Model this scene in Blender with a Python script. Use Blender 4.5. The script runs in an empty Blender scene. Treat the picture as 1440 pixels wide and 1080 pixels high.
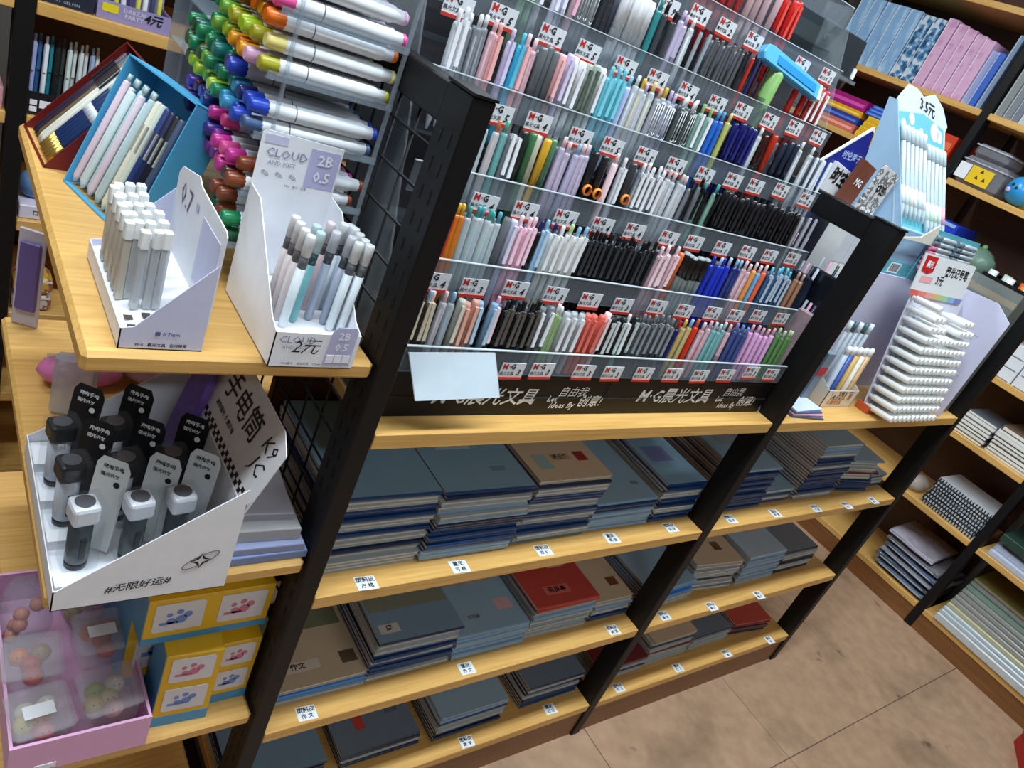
import bpy, bmesh, math, random
from mathutils import Matrix, Vector, Euler
random.seed(7)
S = bpy.context.scene
COL = S.collection
PI = math.pi

# ---------------------------------------------------------------- camera
CAM = Vector((-0.47235, -0.66771, 1.54446))
RX = Vector((0.77575085, -0.5109677, 0.37030072))
RY = Vector((0.0160461, -0.57064863, -0.82103755))
RZ = Vector((0.63083527, 0.64286246, -0.43448212))
FPX = 1069.95
cd = bpy.data.cameras.new('camera')
cd.sensor_width = 36.0
cd.lens = FPX / 1440 * 36
cd.clip_start = 0.02
co = bpy.data.objects.new('camera', cd)
COL.objects.link(co)
mw = Matrix(((RX.x, -RY.x, -RZ.x), (RX.y, -RY.y, -RZ.y), (RX.z, -RY.z, -RZ.z))).to_4x4()
mw.translation = CAM
co.matrix_world = mw
S.camera = co


def ray(p):
    return RX * ((p[0] - 720) / FPX) + RY * ((p[1] - 540) / FPX) + RZ


def on(p, ax, v):
    d = ray(p)
    return CAM + d * ((v - CAM[ax]) / d[ax])


# ---------------------------------------------------------------- world, light, exposure
W = bpy.data.worlds.new('world')
S.world = W
W.use_nodes = True
W.node_tree.nodes['Background'].inputs[0].default_value = (0.7, 0.8, 1.0, 1)
W.node_tree.nodes['Background'].inputs[1].default_value = 0.02
S.view_settings.view_transform = 'Standard'
S.view_settings.look = 'None'
S.view_settings.gamma = 1.0
S.view_settings.use_curve_mapping = False
S.view_settings.exposure = 0.0
S.cycles.transparent_max_bounces = 32
LAMP_POWER = 27.0
LAMP_COL = (0.80, 0.92, 1.0)
LAMPS = [(-0.75, -0.22), (0.55, -0.22), (1.85, -0.22), (-0.6, 1.25), (1.0, 1.25), (-0.5, -2.3), (1.1, -2.3)]


# ---------------------------------------------------------------- helpers
def lin(c):
    return tuple(((x / 255) / 12.92 if x / 255 <= .04045 else ((x / 255 + .055) / 1.055) ** 2.4) for x in c)


_mats = {}


def mat(col, rough=.5, metal=0., trans=0., var=.06, scale=40., spec=.5, emit=0.):
    """plain coloured surface with a slight procedural variation; trans mixes in clear see-through plastic"""
    key = (tuple(col), rough, metal, trans, var, scale, spec, emit)
    if key in _mats:
        return _mats[key]
    m = bpy.data.materials.new('m%d' % len(_mats))
    m.use_nodes = True
    nt = m.node_tree
    b = nt.nodes['Principled BSDF']
    l = lin(col)
    b.inputs['Roughness'].default_value = rough
    b.inputs['Metallic'].default_value = metal
    b.inputs['Specular IOR Level'].default_value = spec
    tc = nt.nodes.new('ShaderNodeTexCoord')
    no = nt.nodes.new('ShaderNodeTexNoise')
    no.inputs['Scale'].default_value = scale
    no.inputs['Detail'].default_value = 2
    mx = nt.nodes.new('ShaderNodeMix')
    mx.data_type = 'RGBA'
    mx.inputs['A'].default_value = tuple(x * (1 - var) for x in l) + (1,)
    mx.inputs['B'].default_value = tuple(min(1, x * (1 + var)) for x in l) + (1,)
    nt.links.new(tc.outputs['Object'], no.inputs['Vector'])
    nt.links.new(no.outputs['Fac'], mx.inputs['Factor'])
    nt.links.new(mx.outputs['Result'], b.inputs['Base Color'])
    if emit:
        b.inputs['Emission Color'].default_value = l + (1,)
        b.inputs['Emission Strength'].default_value = emit
    if trans:
        t = nt.nodes.new('ShaderNodeBsdfTransparent')
        t.inputs[0].default_value = tuple(min(1, .72 + .28 * x) for x in l) + (1,)
        ms = nt.nodes.new('ShaderNodeMixShader')
        ms.inputs[0].default_value = trans
        nt.links.new(b.outputs[0], ms.inputs[1])
        nt.links.new(t.outputs[0], ms.inputs[2])
        nt.links.new(ms.outputs[0], nt.nodes['Material Output'].inputs[0])
    _mats[key] = m
    return m


def wood_mat(name, c0, c1, axis=0, rough=.42, sc=1.):
    m = bpy.data.materials.new(name)
    m.use_nodes = True
    nt = m.node_tree
    b = nt.nodes['Principled BSDF']
    b.inputs['Roughness'].default_value = rough
    tc = nt.nodes.new('ShaderNodeTexCoord')
    mp = nt.nodes.new('ShaderNodeMapping')
    s = [60 * sc] * 3
    s[axis] = 2.5 * sc
    mp.inputs['Scale'].default_value = s
    no = nt.nodes.new('ShaderNodeTexNoise')
    no.inputs['Scale'].default_value = 2.2
    no.inputs['Detail'].default_value = 5
    no.inputs['Roughness'].default_value = .65
    cr = nt.nodes.new('ShaderNodeValToRGB')
    cr.color_ramp.elements[0].position = .3
    cr.color_ramp.elements[0].color = lin(c0) + (1,)
    cr.color_ramp.elements[1].position = .68
    cr.color_ramp.elements[1].color = lin(c1) + (1,)
    bp = nt.nodes.new('ShaderNodeBump')
    bp.inputs['Strength'].default_value = .08
    bp.inputs['Distance'].default_value = .001
    for a, c in ((tc.outputs['Object'], mp.inputs[0]), (mp.outputs[0], no.inputs['Vector']), (no.outputs['Fac'], cr.inputs[0]),
                 (cr.outputs[0], b.inputs['Base Color']), (no.outputs['Fac'], bp.inputs['Height']), (bp.outputs[0], b.inputs['Normal'])):
        nt.links.new(a, c)
    return m


def print_mat(name, base, cols, scale=30., thr=.5, rough=.4, stretch=(1, 1, 1), soft=False):
    """printed artwork: flat blobs of a few colours on a base colour"""
    m = bpy.data.materials.new(name)
    m.use_nodes = True
    nt = m.node_tree
    b = nt.nodes['Principled BSDF']
    b.inputs['Roughness'].default_value = rough
    tc = nt.nodes.new('ShaderNodeTexCoord')
    mp = nt.nodes.new('ShaderNodeMapping')
    mp.inputs['Scale'].default_value = stretch
    no = nt.nodes.new('ShaderNodeTexNoise')
    no.inputs['Scale'].default_value = scale
    no.inputs['Detail'].default_value = 3
    cr = nt.nodes.new('ShaderNodeValToRGB')
    cr.color_ramp.interpolation = 'LINEAR' if soft else 'CONSTANT'
    e = cr.color_ramp.elements
    e[0].position = 0
    e[0].color = lin(base) + (1,)
    n = len(cols)
    e[1].position = thr
    e[1].color = lin(cols[0]) + (1,)
    for i, c in enumerate(cols[1:]):
        q = e.new(thr + (i + 1) * .3 / n)
        q.color = lin(c) + (1,)
    for a, c in ((tc.outputs['Object'], mp.inputs[0]), (mp.outputs[0], no.inputs['Vector']), (no.outputs['Fac'], cr.inputs[0]), (cr.outputs[0], b.inputs['Base Color'])):
        nt.links.new(a, c)
    return m


class MB:
    def __init__(s):
        s.v, s.f, s.m, s.sm = [], [], [], []

    def face(s, vs, m=0, smooth=False, M=None):
        i = len(s.v)
        s.v += [tuple(M @ Vector(p)) if M else tuple(p) for p in vs]
        s.f.append(tuple(range(i, i + len(vs))))
        s.m.append(m)
        s.sm.append(smooth)
        return s

    def box(s, x0, x1, y0, y1, z0, z1, m=0, M=None):
        i = len(s.v)
        p = [(x, y, z) for z in (z0, z1) for y in (y0, y1) for x in (x0, x1)]
        s.v += [tuple(M @ Vector(q)) if M else q for q in p]
        for q in ((0, 2, 3, 1), (4, 5, 7, 6), (0, 1, 5, 4), (2, 6, 7, 3), (0, 4, 6, 2), (1, 3, 7, 5)):
            s.f.append(tuple(i + k for k in q))
            s.m.append(m)
            s.sm.append(False)
        return s

    def lathe(s, prof, n=10, m=0, M=None, smooth=True, caps=True, sx=1., sy=1.):
        i = len(s.v)
        for r, z in prof:
            for k in range(n):
                a = 2 * PI * k / n
                p = Vector((r * math.cos(a) * sx, r * math.sin(a) * sy, z))
                s.v.append(tuple(M @ p) if M else tuple(p))
        for j in range(len(prof) - 1):
            for k in range(n):
                a, b = i + j * n + k, i + j * n + (k + 1) % n
                s.f.append((a, b, b + n, a + n))
                s.m.append(m)
                s.sm.append(smooth)
        if caps:
            s.f.append(tuple(i + k for k in range(n))[::-1])
            s.f.append(tuple(i + (len(prof) - 1) * n + k for k in range(n)))
            s.m += [m, m]
            s.sm += [False, False]
        return s

    def cyl(s, a, b, r, r2=None, n=8, m=0, smooth=True, M=None):
        a, b = Vector(a), Vector(b)
        d = b - a
        T = Matrix.Translation(a) @ d.to_track_quat('Z', 'Y').to_matrix().to_4x4()
        if M:
            T = M @ T
        return s.lathe([(r, 0), (r if r2 is None else r2, d.length)], n, m, T, smooth)

    def path(s, pts, r, n=6, m=0):
        for a, b in zip(pts, pts[1:]):
            s.cyl(a, b, r, n=n, m=m)
        return s

    def prism(s, poly, h0, h1, ax=1, m=0, mc=None, M=None):
        """poly: 2-D outline (in the two axes other than ax, in x,y,z order), extruded along ax from h0 to h1"""
        def P(q, h):
            c = list(q)
            c.insert(ax, h)
            return tuple(M @ Vector(c)) if M else tuple(c)
        i = len(s.v)
        n = len(poly)
        s.v += [P(q, h0) for q in poly] + [P(q, h1) for q in poly]
        s.f.append(tuple(i + k for k in range(n))[::-1])
        s.f.append(tuple(i + n + k for k in range(n)))
        s.m += [m if mc is None else mc] * 2
        s.sm += [False] * 2
        for k in range(n):
            a, b = i + k, i + (k + 1) % n
            s.f.append((a, b, b + n, a + n))
            s.m.append(m)
            s.sm.append(False)
        return s

    def blob(s, c, r, n=8, k=5, m=0, jit=0.):
        """rounded lump"""
        rr = (r, r, r) if isinstance(r, (int, float)) else r
        i = len(s.v)
        for a in range(k + 1):
            t = PI * a / k
            for b in range(n):
                u = 2 * PI * b / n
                j = 1 + random.uniform(-jit, jit)
                s.v.append((c[0] + rr[0] * math.sin(t) * math.cos(u) * j, c[1] + rr[1] * math.sin(t) * math.sin(u) * j, c[2] + rr[2] * math.cos(t) * j))
        for a in range(k):
            for b in range(n):
                p, q = i + a * n + b, i + a * n + (b + 1) % n
                s.f.append((p, p + n, q + n, q))
                s.m.append(m)
                s.sm.append(True)
        return s

    def mesh(s, name, mats, bevel=0., seg=1):
        me = bpy.data.meshes.new(name)
        me.from_pydata(s.v, [], s.f)
        for q in (mats if isinstance(mats, (list, tuple)) else [mats]):
            me.materials.append(q)
        for p, mi, sm in zip(me.polygons, s.m, s.sm):
            p.material_index = mi
            p.use_smooth = sm
        bm = bmesh.new()
        bm.from_mesh(me)
        if bevel:
            bmesh.ops.remove_doubles(bm, verts=bm.verts, dist=1e-6)
            bmesh.ops.bevel(bm, geom=[e for e in bm.edges if len(e.link_faces) == 2 and e.calc_face_angle(0) > .5], offset=bevel, segments=seg, profile=.5, affect='EDGES')
        bmesh.ops.recalc_face_normals(bm, faces=bm.faces)
        bm.to_mesh(me)
        bm.free()
        return me


def put(name, data, parent=None, loc=(0, 0, 0), rot=None, label=None, cat=None, group=None, kind=None):
    o = bpy.data.objects.new(name, data)
    COL.objects.link(o)
    if isinstance(loc, Matrix):
        o.matrix_local = loc
    else:
        o.location = loc
        if rot is not None:
            o.rotation_euler = (0, 0, rot) if isinstance(rot, (int, float)) else rot
    if parent:
        o.parent = parent
    for k, q in (('label', label), ('category', cat), ('group', group), ('kind', kind)):
        if q:
            o[k] = q
    return o


def part(name, mb, mats, parent, **k):
    bv = k.pop('bevel', 0.)
    return put(name, mb.mesh(name, mats, bv), parent, **k)


def struct(name, mb, mats):
    return put(name, mb.mesh(name, mats), kind='structure')


_txt = {}


def text_mesh(body, h=1., mats=None, shear=0., bold=0.):
    """flat lettering in the XY plane, centred, cap height about h"""
    key = (body, round(h, 5), mats.name if mats else '', shear, bold)
    if key in _txt:
        return _txt[key]
    cu = bpy.data.curves.new('lettering', 'FONT')
    cu.body = body
    cu.size = h
    cu.align_x = 'CENTER'
    cu.align_y = 'CENTER'
    cu.shear = shear
    cu.offset = bold * h
    cu.resolution_u = 1
    cu.space_line = .95
    ob = bpy.data.objects.new('lettering', cu)
    COL.objects.link(ob)
    dg = bpy.context.evaluated_depsgraph_get()
    me = bpy.data.meshes.new_from_object(ob.evaluated_get(dg))
    bpy.data.objects.remove(ob)
    me.name = 'lettering'
    me.materials.clear()
    me.materials.append(mats)
    _txt[key] = me
    return me


def frame(o, x, z):
    """matrix whose X axis runs along x and whose Z axis (the facing) is z, at o"""
    x, z = Vector(x).normalized(), Vector(z).normalized()
    y = z.cross(x).normalized()
    x = y.cross(z)
    m = Matrix((x, y, z)).transposed().to_4x4()
    m.translation = Vector(o)
    return m


BLACK = mat((13, 13, 15), .5, spec=.3)
WHITE = mat((238, 240, 243), .45)
INK = mat((22, 22, 26), .5)
OAK = wood_mat('oak_laminate', (200, 150, 78), (225, 180, 106))
DARKWOOD = wood_mat('brown_backboard', (66, 40, 24), (84, 52, 32))
CLEAR = mat((225, 235, 240), .06, trans=.9, var=.01)
CLEAR2 = mat((190, 202, 212), .1, trans=.78, var=.01)
PAPER = mat((232, 228, 215), .8)

# ---------------------------------------------------------------- room shell
XR, YB, XL, YF, HC = 3.12, 1.75, -2.6, -2.9, 2.9
TILE = .6


def floor_mat():
    m = bpy.data.materials.new('floor_tile')
    m.use_nodes = True
    nt = m.node_tree
    b = nt.nodes['Principled BSDF']
    b.inputs['Roughness'].default_value = .38
    tc = nt.nodes.new('ShaderNodeTexCoord')
    ge = nt.nodes.new('ShaderNodeNewGeometry')
    n1 = nt.nodes.new('ShaderNodeTexNoise')
    n1.inputs['Scale'].default_value = 22
    n1.inputs['Detail'].default_value = 6
    c1 = nt.nodes.new('ShaderNodeValToRGB')
    c1.color_ramp.elements[0].position = .3
    c1.color_ramp.elements[0].color = lin((166, 134, 108)) + (1,)
    c1.color_ramp.elements[1].position = .7
    c1.color_ramp.elements[1].color = lin((184, 151, 123)) + (1,)
    n2 = nt.nodes.new('ShaderNodeTexNoise')
    n2.inputs['Scale'].default_value = 2.6
    n2.inputs['Detail'].default_value = 8
    n2.inputs['Roughness'].default_value = .62
    c2 = nt.nodes.new('ShaderNodeValToRGB')
    c2.color_ramp.elements[0].position = .52
    c2.color_ramp.elements[0].color = (0, 0, 0, 1)
    c2.color_ramp.elements[1].position = .75
    c2.color_ramp.elements[1].color = (.85, .85, .85, 1)
    mx = nt.nodes.new('ShaderNodeMix')
    mx.data_type = 'RGBA'
    mx.inputs['B'].default_value = lin((104, 86, 66)) + (1,)
    n3 = nt.nodes.new('ShaderNodeTexNoise')
    n3.inputs['Scale'].default_value = 10
    n3.inputs['Detail'].default_value = 5
    c3 = nt.nodes.new('ShaderNodeValToRGB')
    c3.color_ramp.elements[0].position = .67
    c3.color_ramp.elements[0].color = (0, 0, 0, 1)
    c3.color_ramp.elements[1].position = .74
    c3.color_ramp.elements[1].color = (.7, .7, .7, 1)
    mz = nt.nodes.new('ShaderNodeMix')
    mz.data_type = 'RGBA'
    mz.inputs['B'].default_value = lin((72, 54, 40)) + (1,)
    for a, c in ((ge.outputs['Position'], n1.inputs['Vector']), (ge.outputs['Position'], n2.inputs['Vector']), (ge.outputs['Position'], n3.inputs['Vector']),
                 (n1.outputs['Fac'], c1.inputs[0]), (n2.outputs['Fac'], c2.inputs[0]), (c2.outputs[0], mx.inputs['Factor']),
                 (c1.outputs[0], mx.inputs['A']), (mx.outputs['Result'], mz.inputs['A']), (n3.outputs['Fac'], c3.inputs[0]),
                 (c3.outputs[0], mz.inputs['Factor']), (mz.outputs['Result'], b.inputs['Base Color'])):
        nt.links.new(a, c)
    return m


FLOORM = floor_mat()
fl = struct('floor', MB().box(XL - .1, XR + .1, YF - .1, YB + .1, -.06, -.0025), mat((92, 76, 62), .8))
tile_me = MB().box(-TILE / 2 + .0012, TILE / 2 - .0012, -TILE / 2 + .0012, TILE / 2 - .0012, -.02, 0).mesh('tile', FLOORM, .0008)
ix = range(-6, 4)
for i in range(-6, 4):
    for j in range(-4, 4):
        x, y = .953 + TILE * (i + .5), -.281 + TILE * (j + .5)
        if XL - .3 < x < XR + .3 and YF - .3 < y < YB + .3:
            put('tile', tile_me, fl, (x, y, 0))
WALLM = mat((120, 112, 104), .85, scale=6, var=.04)
struct('wall_right', MB().box(XR, XR + .1, YF - .1, YB + .1, 0, HC), WALLM)
struct('wall_back', MB().box(XL - .1, XR + .1, YB, YB + .1, 0, HC), WALLM)
struct('wall_left', MB().box(XL - .1, XL, YF - .1, YB + .1, 0, HC), WALLM)
struct('wall_front', MB().box(XL - .1, XR + .1, YF - .1, YF, 0, HC), WALLM)
struct('ceiling', MB().box(XL - .1, XR + .1, YF - .1, YB + .1, HC, HC + .1), mat((170, 170, 168), .9, scale=6, var=.03))

# ---------------------------------------------------------------- ceiling lamps (above the frame)
hm = MB().box(-.62, .62, -.11, .11, 0, .05).mesh('housing', WHITE, .004)
dm = MB().box(-.59, .59, -.09, .09, -.012, 0).mesh('diffuser', mat((245, 248, 255), .4, emit=4.))
WHERE = ['over the torch end of the aisle', 'over the middle of the aisle', 'over the far end of the aisle', 'behind the marker stand', 'behind the pen rack', 'added behind the camera for front fill, torch side', 'added behind the camera for front fill, far side']
for (x, y), w in zip(LAMPS, WHERE):
    t = put('ceiling_lamp', None, loc=(x, y, HC - .05), label='white LED panel lamp on the ceiling ' + w, cat='lamp', group='ceiling lamps')
    put('housing', hm, t)
    put('diffuser', dm, t)
    ld = bpy.data.lights.new('lamp_light', 'AREA')
    ld.shape = 'RECTANGLE'
    ld.size, ld.size_y = 1.18, .18
    ld.energy = LAMP_POWER * (.52 if y < -1 else 1.)  # the dimmer pair behind the camera is added as front fill
    ld.color = LAMP_COL
    put('lamp_light', ld, t, (0, 0, -.015))

# ---------------------------------------------------------------- the gondola (black posts, oak boards)
L = .90
PW, PD = .029, .055          # post width and depth
DEP = .614
X3 = 1.816
Z1, Z2, Z3, Z4, TH = 1.01, .715, .401, .123, .024
ZT = 1.437
EX = -.338                   # left edge of the end shelves
E1, E2, E3 = 1.116, .792, .464
GON = put('gondola_shelving', None, loc=(0, 0, 0), label='black-framed double-sided shelving island with oak boards and end shelves', cat='shelving')


def post(parent, x, y, zt, name='post'):
    return part(name, MB().box(x, x + PW, y, y + PD, 0, zt), BLACK, parent, bevel=.002)


for x in (-PW, L, X3):
    post(GON, x, 0, ZT)
    post(GON, x, DEP - PD, ZT if x < X3 else Z1 - TH)
    if x == X3:
        continue
    part('top_beam', MB().box(x + .002, x + PW - .002, PD, DEP - PD, ZT - .045, ZT - .002), BLACK, GON, bevel=.002)
    part('foot_beam', MB().box(x + .002, x + PW - .002, PD, DEP - PD, .03, .09), BLACK, GON, bevel=.002)
    part('post_cap', MB().box(x - .001, x + PW + .001, -.001, PD + .001, ZT, ZT + .003), BLACK, GON)
# slots down the side of the corner post, mesh panel between the end posts
mb = MB()
z = .16
while z < ZT - .05:
    for y in (.016, .036):
        mb.box(-PW - .0006, -PW + .001, y, y + .004, z, z + .016)
    z += .032
part('slot_row', mb, mat((3, 3, 4), .8), GON, kind='stuff')
mb = MB()
y = PD + .009
while y < DEP - PD - .01:
    mb.cyl((-PW / 2, y, .66), (-PW / 2, y, ZT - .04), .0019, n=6)
    y += .052
z = 1.362
while z > .65:
    mb.cyl((-PW / 2 - .003, PD, z), (-PW / 2 - .003, DEP - PD, z), .0019, n=6)
    z -= .05
part('wire_mesh_panel', mb, BLACK, GON, kind='stuff')
# boards of the two bays
KICK = wood_mat('kick_board', (112, 70, 34), (138, 90, 48))
BOARDS = {}
for b, (xa, xb) in enumerate(((0, L), (L + PW, X3))):
    for k, z in enumerate((Z1, Z2, Z3, Z4)):
        bd = part('shelf_board', MB().box(xa + .001, xb - .001, .001, .305, z - TH, z), OAK, GON, bevel=.0012)
        BOARDS[b, k] = bd
        part('shelf_board', MB().box(xa + .001, xb - .001, .325, DEP - .002, z - TH, z), OAK, GON, bevel=.0012)
    part('back_panel', MB().box(xa + .001, xb - .001, .308, .322, .02, Z1 - .001), DARKWOOD, GON)
    part('kick_board', MB().box(xa + .001, xb - .001, .006, .022, 0, Z4 - TH), KICK, GON)
    part('cross_beam', MB().box(xa, xb, .28, .304, Z1 - TH - .03, Z1 - TH), BLACK, GON)
# end boards
for k, z in enumerate((E1, E2, E3)):
    bd = part('end_shelf_board', MB().box(EX, -PW - .004, .003, DEP, z - TH, z), OAK, GON, bevel=.005)
    BOARDS['e', k] = bd
    part('bracket', MB().prism([(.01, z - TH - .001), (DEP - .02, z - TH - .001), (DEP - .02, z - TH - .045), (DEP - .2, z - TH - .045)], -PW - .034, -PW - .03, 0), BLACK, GON)
part('bracket_beam', MB().box(EX + .03, -PW - .004, .05, .075, E1 - TH - .028, E1 - TH), BLACK, GON)
part('end_shelf_board', MB().box(EX, -PW - .004, .003, DEP, .10, .124), OAK, GON, bevel=.004)

# ---- little printed stickers along the front margin of the boards
STK = mat((226, 232, 236), .5)
sticker_me = MB().box(-.017, .017, -.0135, .0135, 0, .0004).mesh('sticker', STK)


def sticker(board, px, z, t1, t2):
    p = on(px, 2, z)
    s = put('sticker', sticker_me, board, (p.x, p.y, z + .0002), -.05)
    put('lettering', text_mesh(t1, .0105, INK, bold=.02), s, (0, .006, .0007))
    put('lettering', text_mesh(t2, .0095, INK, bold=.02), s, (0, -.006, .0007))


A_, B_ = '塑料皮', '童皮'
for px, a, c in (((515, 820), A_, '方 格'), ((646, 797), B_, '方 格'), ((764, 774), A_, '双 线'), ((860, 757), B_, '英 语'), ((943, 742), A_, '田 字')):
    sticker(BOARDS[0, 1], px, Z2, a, c)
for px, a, c in (((431, 1003), A_, '作 文'), ((656, 940), B_, '作 文'), ((862, 886), A_, '英 语')):
    sticker(BOARDS[0, 2], px, Z3, a, c)
for px, a, c in (((656, 1043), A_, '数 学'), ((773, 997), B_, '日 记')):
    sticker(BOARDS[0, 3], px, Z4, a, c)
for px, a, c in (((1027, 730), A_, '田 字'), ((1090, 722), B_, '拼 音'), ((1147, 715), A_, '方 格'), ((1191, 711), A_, '双 线'), ((1228, 704), B_, '单 线')):
    sticker(BOARDS[1, 1], px, Z2, a, c)
for px, a, c in (((934, 866), A_, '语 文'), ((1001, 853), A_, '横 线'), ((1067, 837), B_, '横 线')):
    sticker(BOARDS[1, 2], px, Z3, a, c)
for px, a, c in (((870, 967), A_, '练 习'), ((953, 939), B_, '练 习'), ((1022, 919), A_, '本'), ((1082, 900), B_, '本')):
    sticker(BOARDS[1, 3], px, Z4, a, c)


# ---------------------------------------------------------------- wall units
def shelf_unit(name, label, loc, rot, posts, zs, depth, height, kick=.1):
    u = put(name, None, loc=loc, rot=rot, label=label, cat='shelving')
    for x in posts:
        part('post', MB().box(x - .016, x + .016, -.002, .05, 0, height), BLACK, u, bevel=.002)
    for xa, xb in zip(posts, posts[1:]):
        for z in zs:
            part('shelf_board', MB().box(xa + .017, xb - .017, 0, depth, z - TH, z), OAK, u, bevel=.0015)
        part('back_panel', MB().box(xa + .017, xb - .017, depth + .001, depth + .012, .02, height), DARKWOOD, u)
        part('kick_board', MB().box(xa + .017, xb - .017, .004, .02, 0, zs[0] - TH), KICK, u)
    return u


# right-hand wall: local x runs towards the camera (-Y), local y into the wall (+X)
WX = 2.731
WZ = (.1, .435, .746, 1.0, 1.255, 1.548, 1.806, 2.16)
RW = shelf_unit('wall_shelving', 'oak wall shelving with black posts full of files and notebooks at the far end', (WX, .86, 0), -PI / 2, (-.86, 0, .915, 1.83), WZ, .34, 2.3)
# back wall: facing the camera side
BY = 1.05
BW = shelf_unit('wall_shelving', 'oak wall shelving with black posts behind the coloured marker stand', (-.298, BY, 0), 0, (-.9, 0, .9, 1.8), (.1, .33, .545, .765, .985, 1.198, 1.42, 1.65), .34, 2.0)

# ---------------------------------------------------------------- the big stepped pen rack
NT = 7
LY = [.038 + .0446 * k for k in range(NT)]
LZ = [1.123 + .1022 * k for k in range(NT)]
RXA, RXB = .006, .888
RACK = put('pen_rack', None, loc=(0, 0, Z1), label='clear acrylic stepped pen rack with black base and price tags', cat='display rack')
R0 = Vector((0, 0, Z1))
LIPM = mat((168, 180, 190), .1, trans=.83, var=.02)
STEPM = mat((120, 130, 140), .15, trans=.9, var=.02)
mb = MB().box(RXA, RXB, .04, .285, .0005, .072)
part('base', mb, mat((13, 13, 14), .45, spec=.3), RACK)
lips = []
for k in range(NT):
    y, z = LY[k], LZ[k] - Z1
    lips.append(part('tier_lip', MB().box(RXA, RXB, y - .003, y, z - .038, z), LIPM, RACK))
    part('tier_floor', MB().box(RXA, RXB, y, y + .05, z - .081, z - .079), STEPM, RACK)
    part('lip_edge', MB().box(RXA, RXB, y - .0035, y + .0005, z, z + .0012), mat((226, 238, 244), .2, trans=.3), RACK)
    for i, x in enumerate((.20, .425, .665)):
        part('divider', MB().box(x, x + .0018, y, y + .043, z - .079, z + .008), STEPM, RACK)
side = [(.04, .072), (.285, .072), (.34, LZ[-1] - Z1 + .06), (.32, LZ[-1] - Z1 + .06)]
part('side_panel', MB().prism([(.035, .0), (.285, .0), (LY[-1] + .06, LZ[-1] - Z1), (LY[-1], LZ[-1] - Z1)], RXB, RXB + .003, 0), CLEAR, RACK)
part('side_panel', MB().prism([(.035, .0), (.285, .0), (LY[-1] + .06, LZ[-1] - Z1), (LY[-1], LZ[-1] - Z1)], RXA - .003, RXA, 0), CLEAR, RACK)
part('back_sheet', MB().prism([(.262, .072), (.266, .072), (LY[-1] + .07, LZ[-1] - Z1), (LY[-1] + .066, LZ[-1] - Z1)], RXA, RXB, 0), mat((52, 50, 54), .4), RACK)  # opaque dark sheet imitates the darkness between the tiers

# lettering along the base
def base_text(body, px0, px1, py, h, bold=.03, shear=.25, dz=0):
    a, b = on((px0, py), 1, .04), on((px1, py), 1, .04)
    me = text_mesh(body, h, WHITE, shear, bold)
    xs = [v.co.x for v in me.vertices]
    w = max(xs) - min(xs)
    o = put('lettering', me, RACK, frame(((a.x + b.x) / 2, .0395, (a.z + b.z) / 2 - Z1 + dz), (1, 0, 0), (0, -1, 0)))
    o.scale = ((b.x - a.x) / w,) * 2 + (1,)


base_text('M·G晨光文具', 607, 752, 559, .04, .012)
base_text('M·G晨光文具', 896, 997, 558, .04, .012)
for o_, k_ in ((769, 1.), (1006, .7)):
    base_text('Let', o_, o_ + 14 * k_, 561, .02, .02)
    base_text('ideas fly', o_ + 2 * k_, o_ + 37 * k_, 570, .02, .01)
    base_text('自由我', o_ + 17 * k_, o_ + 56 * k_, 552, .02, .0)
    base_text('创意!', o_ + 43 * k_, o_ + 75 * k_, 565, .02, .012)

# price tags: white card with red foot, on the lips
TAGW, TAGR = mat((222, 226, 230), .4), mat((196, 60, 44), .45)
REDT = mat((190, 40, 36), .5)
tag_me = MB().box(-.021, .021, -.0012, 0, -.0115, .0115).mesh('price_tag', TAGW)
foot_me = MB().box(-.021, .021, -.0022, -.0002, -.0155, -.0112).mesh('tag_foot', TAGR)
TAGS = [
    [(720, 520), (762, 520), (821, 522), (861, 524), (905, 525), (946, 526), (984, 528), (1021, 527), (1056, 523), (1084, 526)],
    [(612, 395), (666, 403), (725, 406), (781, 414), (830, 422), (875, 429), (924, 431), (962, 437), (1002, 440), (1034, 444), (1066, 444), (1098, 448)],
    [(681, 285), (739, 296), (795, 307), (847, 317), (892, 325), (940, 335), (976, 341), (1015, 349), (1051, 355), (1082, 360), (1114, 364)],
    [(702, 160), (757, 172), (816, 193), (861, 206), (908, 219), (950, 233), (991, 246), (1031, 254), (1062, 262), (1098, 268), (1133, 281)],
    [(645, 8), (707, 22), (776, 50), (827, 72), (879, 94), (924, 111), (967, 129), (1008, 146), (1044, 156), (1082, 170), (1117, 180), (1150, 193)],
    [(940, 10), (984, 21), (1021, 39), (1060, 58), (1127, 92), (1163, 107)],
]
PR = ['3333133232', '434313312233', '44444 6112222'.replace(' ', ''), '54455422122', '455554492222', '992922']
for k, row in enumerate(TAGS):
    for i, px in enumerate(row):
        p = on(px, 1, LY[k] - .0035)
        t = put('price_tag', tag_me, RACK, (p.x, LY[k] - .0035, p.z - Z1), (.0, random.uniform(-.03, .03), 0))
        put('tag_foot', foot_me, t)
        put('lettering', text_mesh('M', .0125, REDT, bold=.03), t, frame((-.0145, -.0016, .0055), (1, 0, 0), (0, -1, 0)))
        put('lettering', text_mesh('·G', .0125, INK, bold=.03), t, frame((-.0025, -.0016, .0055), (1, 0, 0), (0, -1, 0)))
        put('lettering', text_mesh('晨光文具', .0062, INK, bold=.01), t, frame((-.0085, -.0016, -.0055), (1, 0, 0), (0, -1, 0)))
        put('lettering', text_mesh(PR[k][i % len(PR[k])], .014, INK, .2, .02), t, frame((.0115, -.0016, -.004), (1, 0, 0), (0, -1, 0)))

# ---------------------------------------------------------------- pens
_pen = {}


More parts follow.
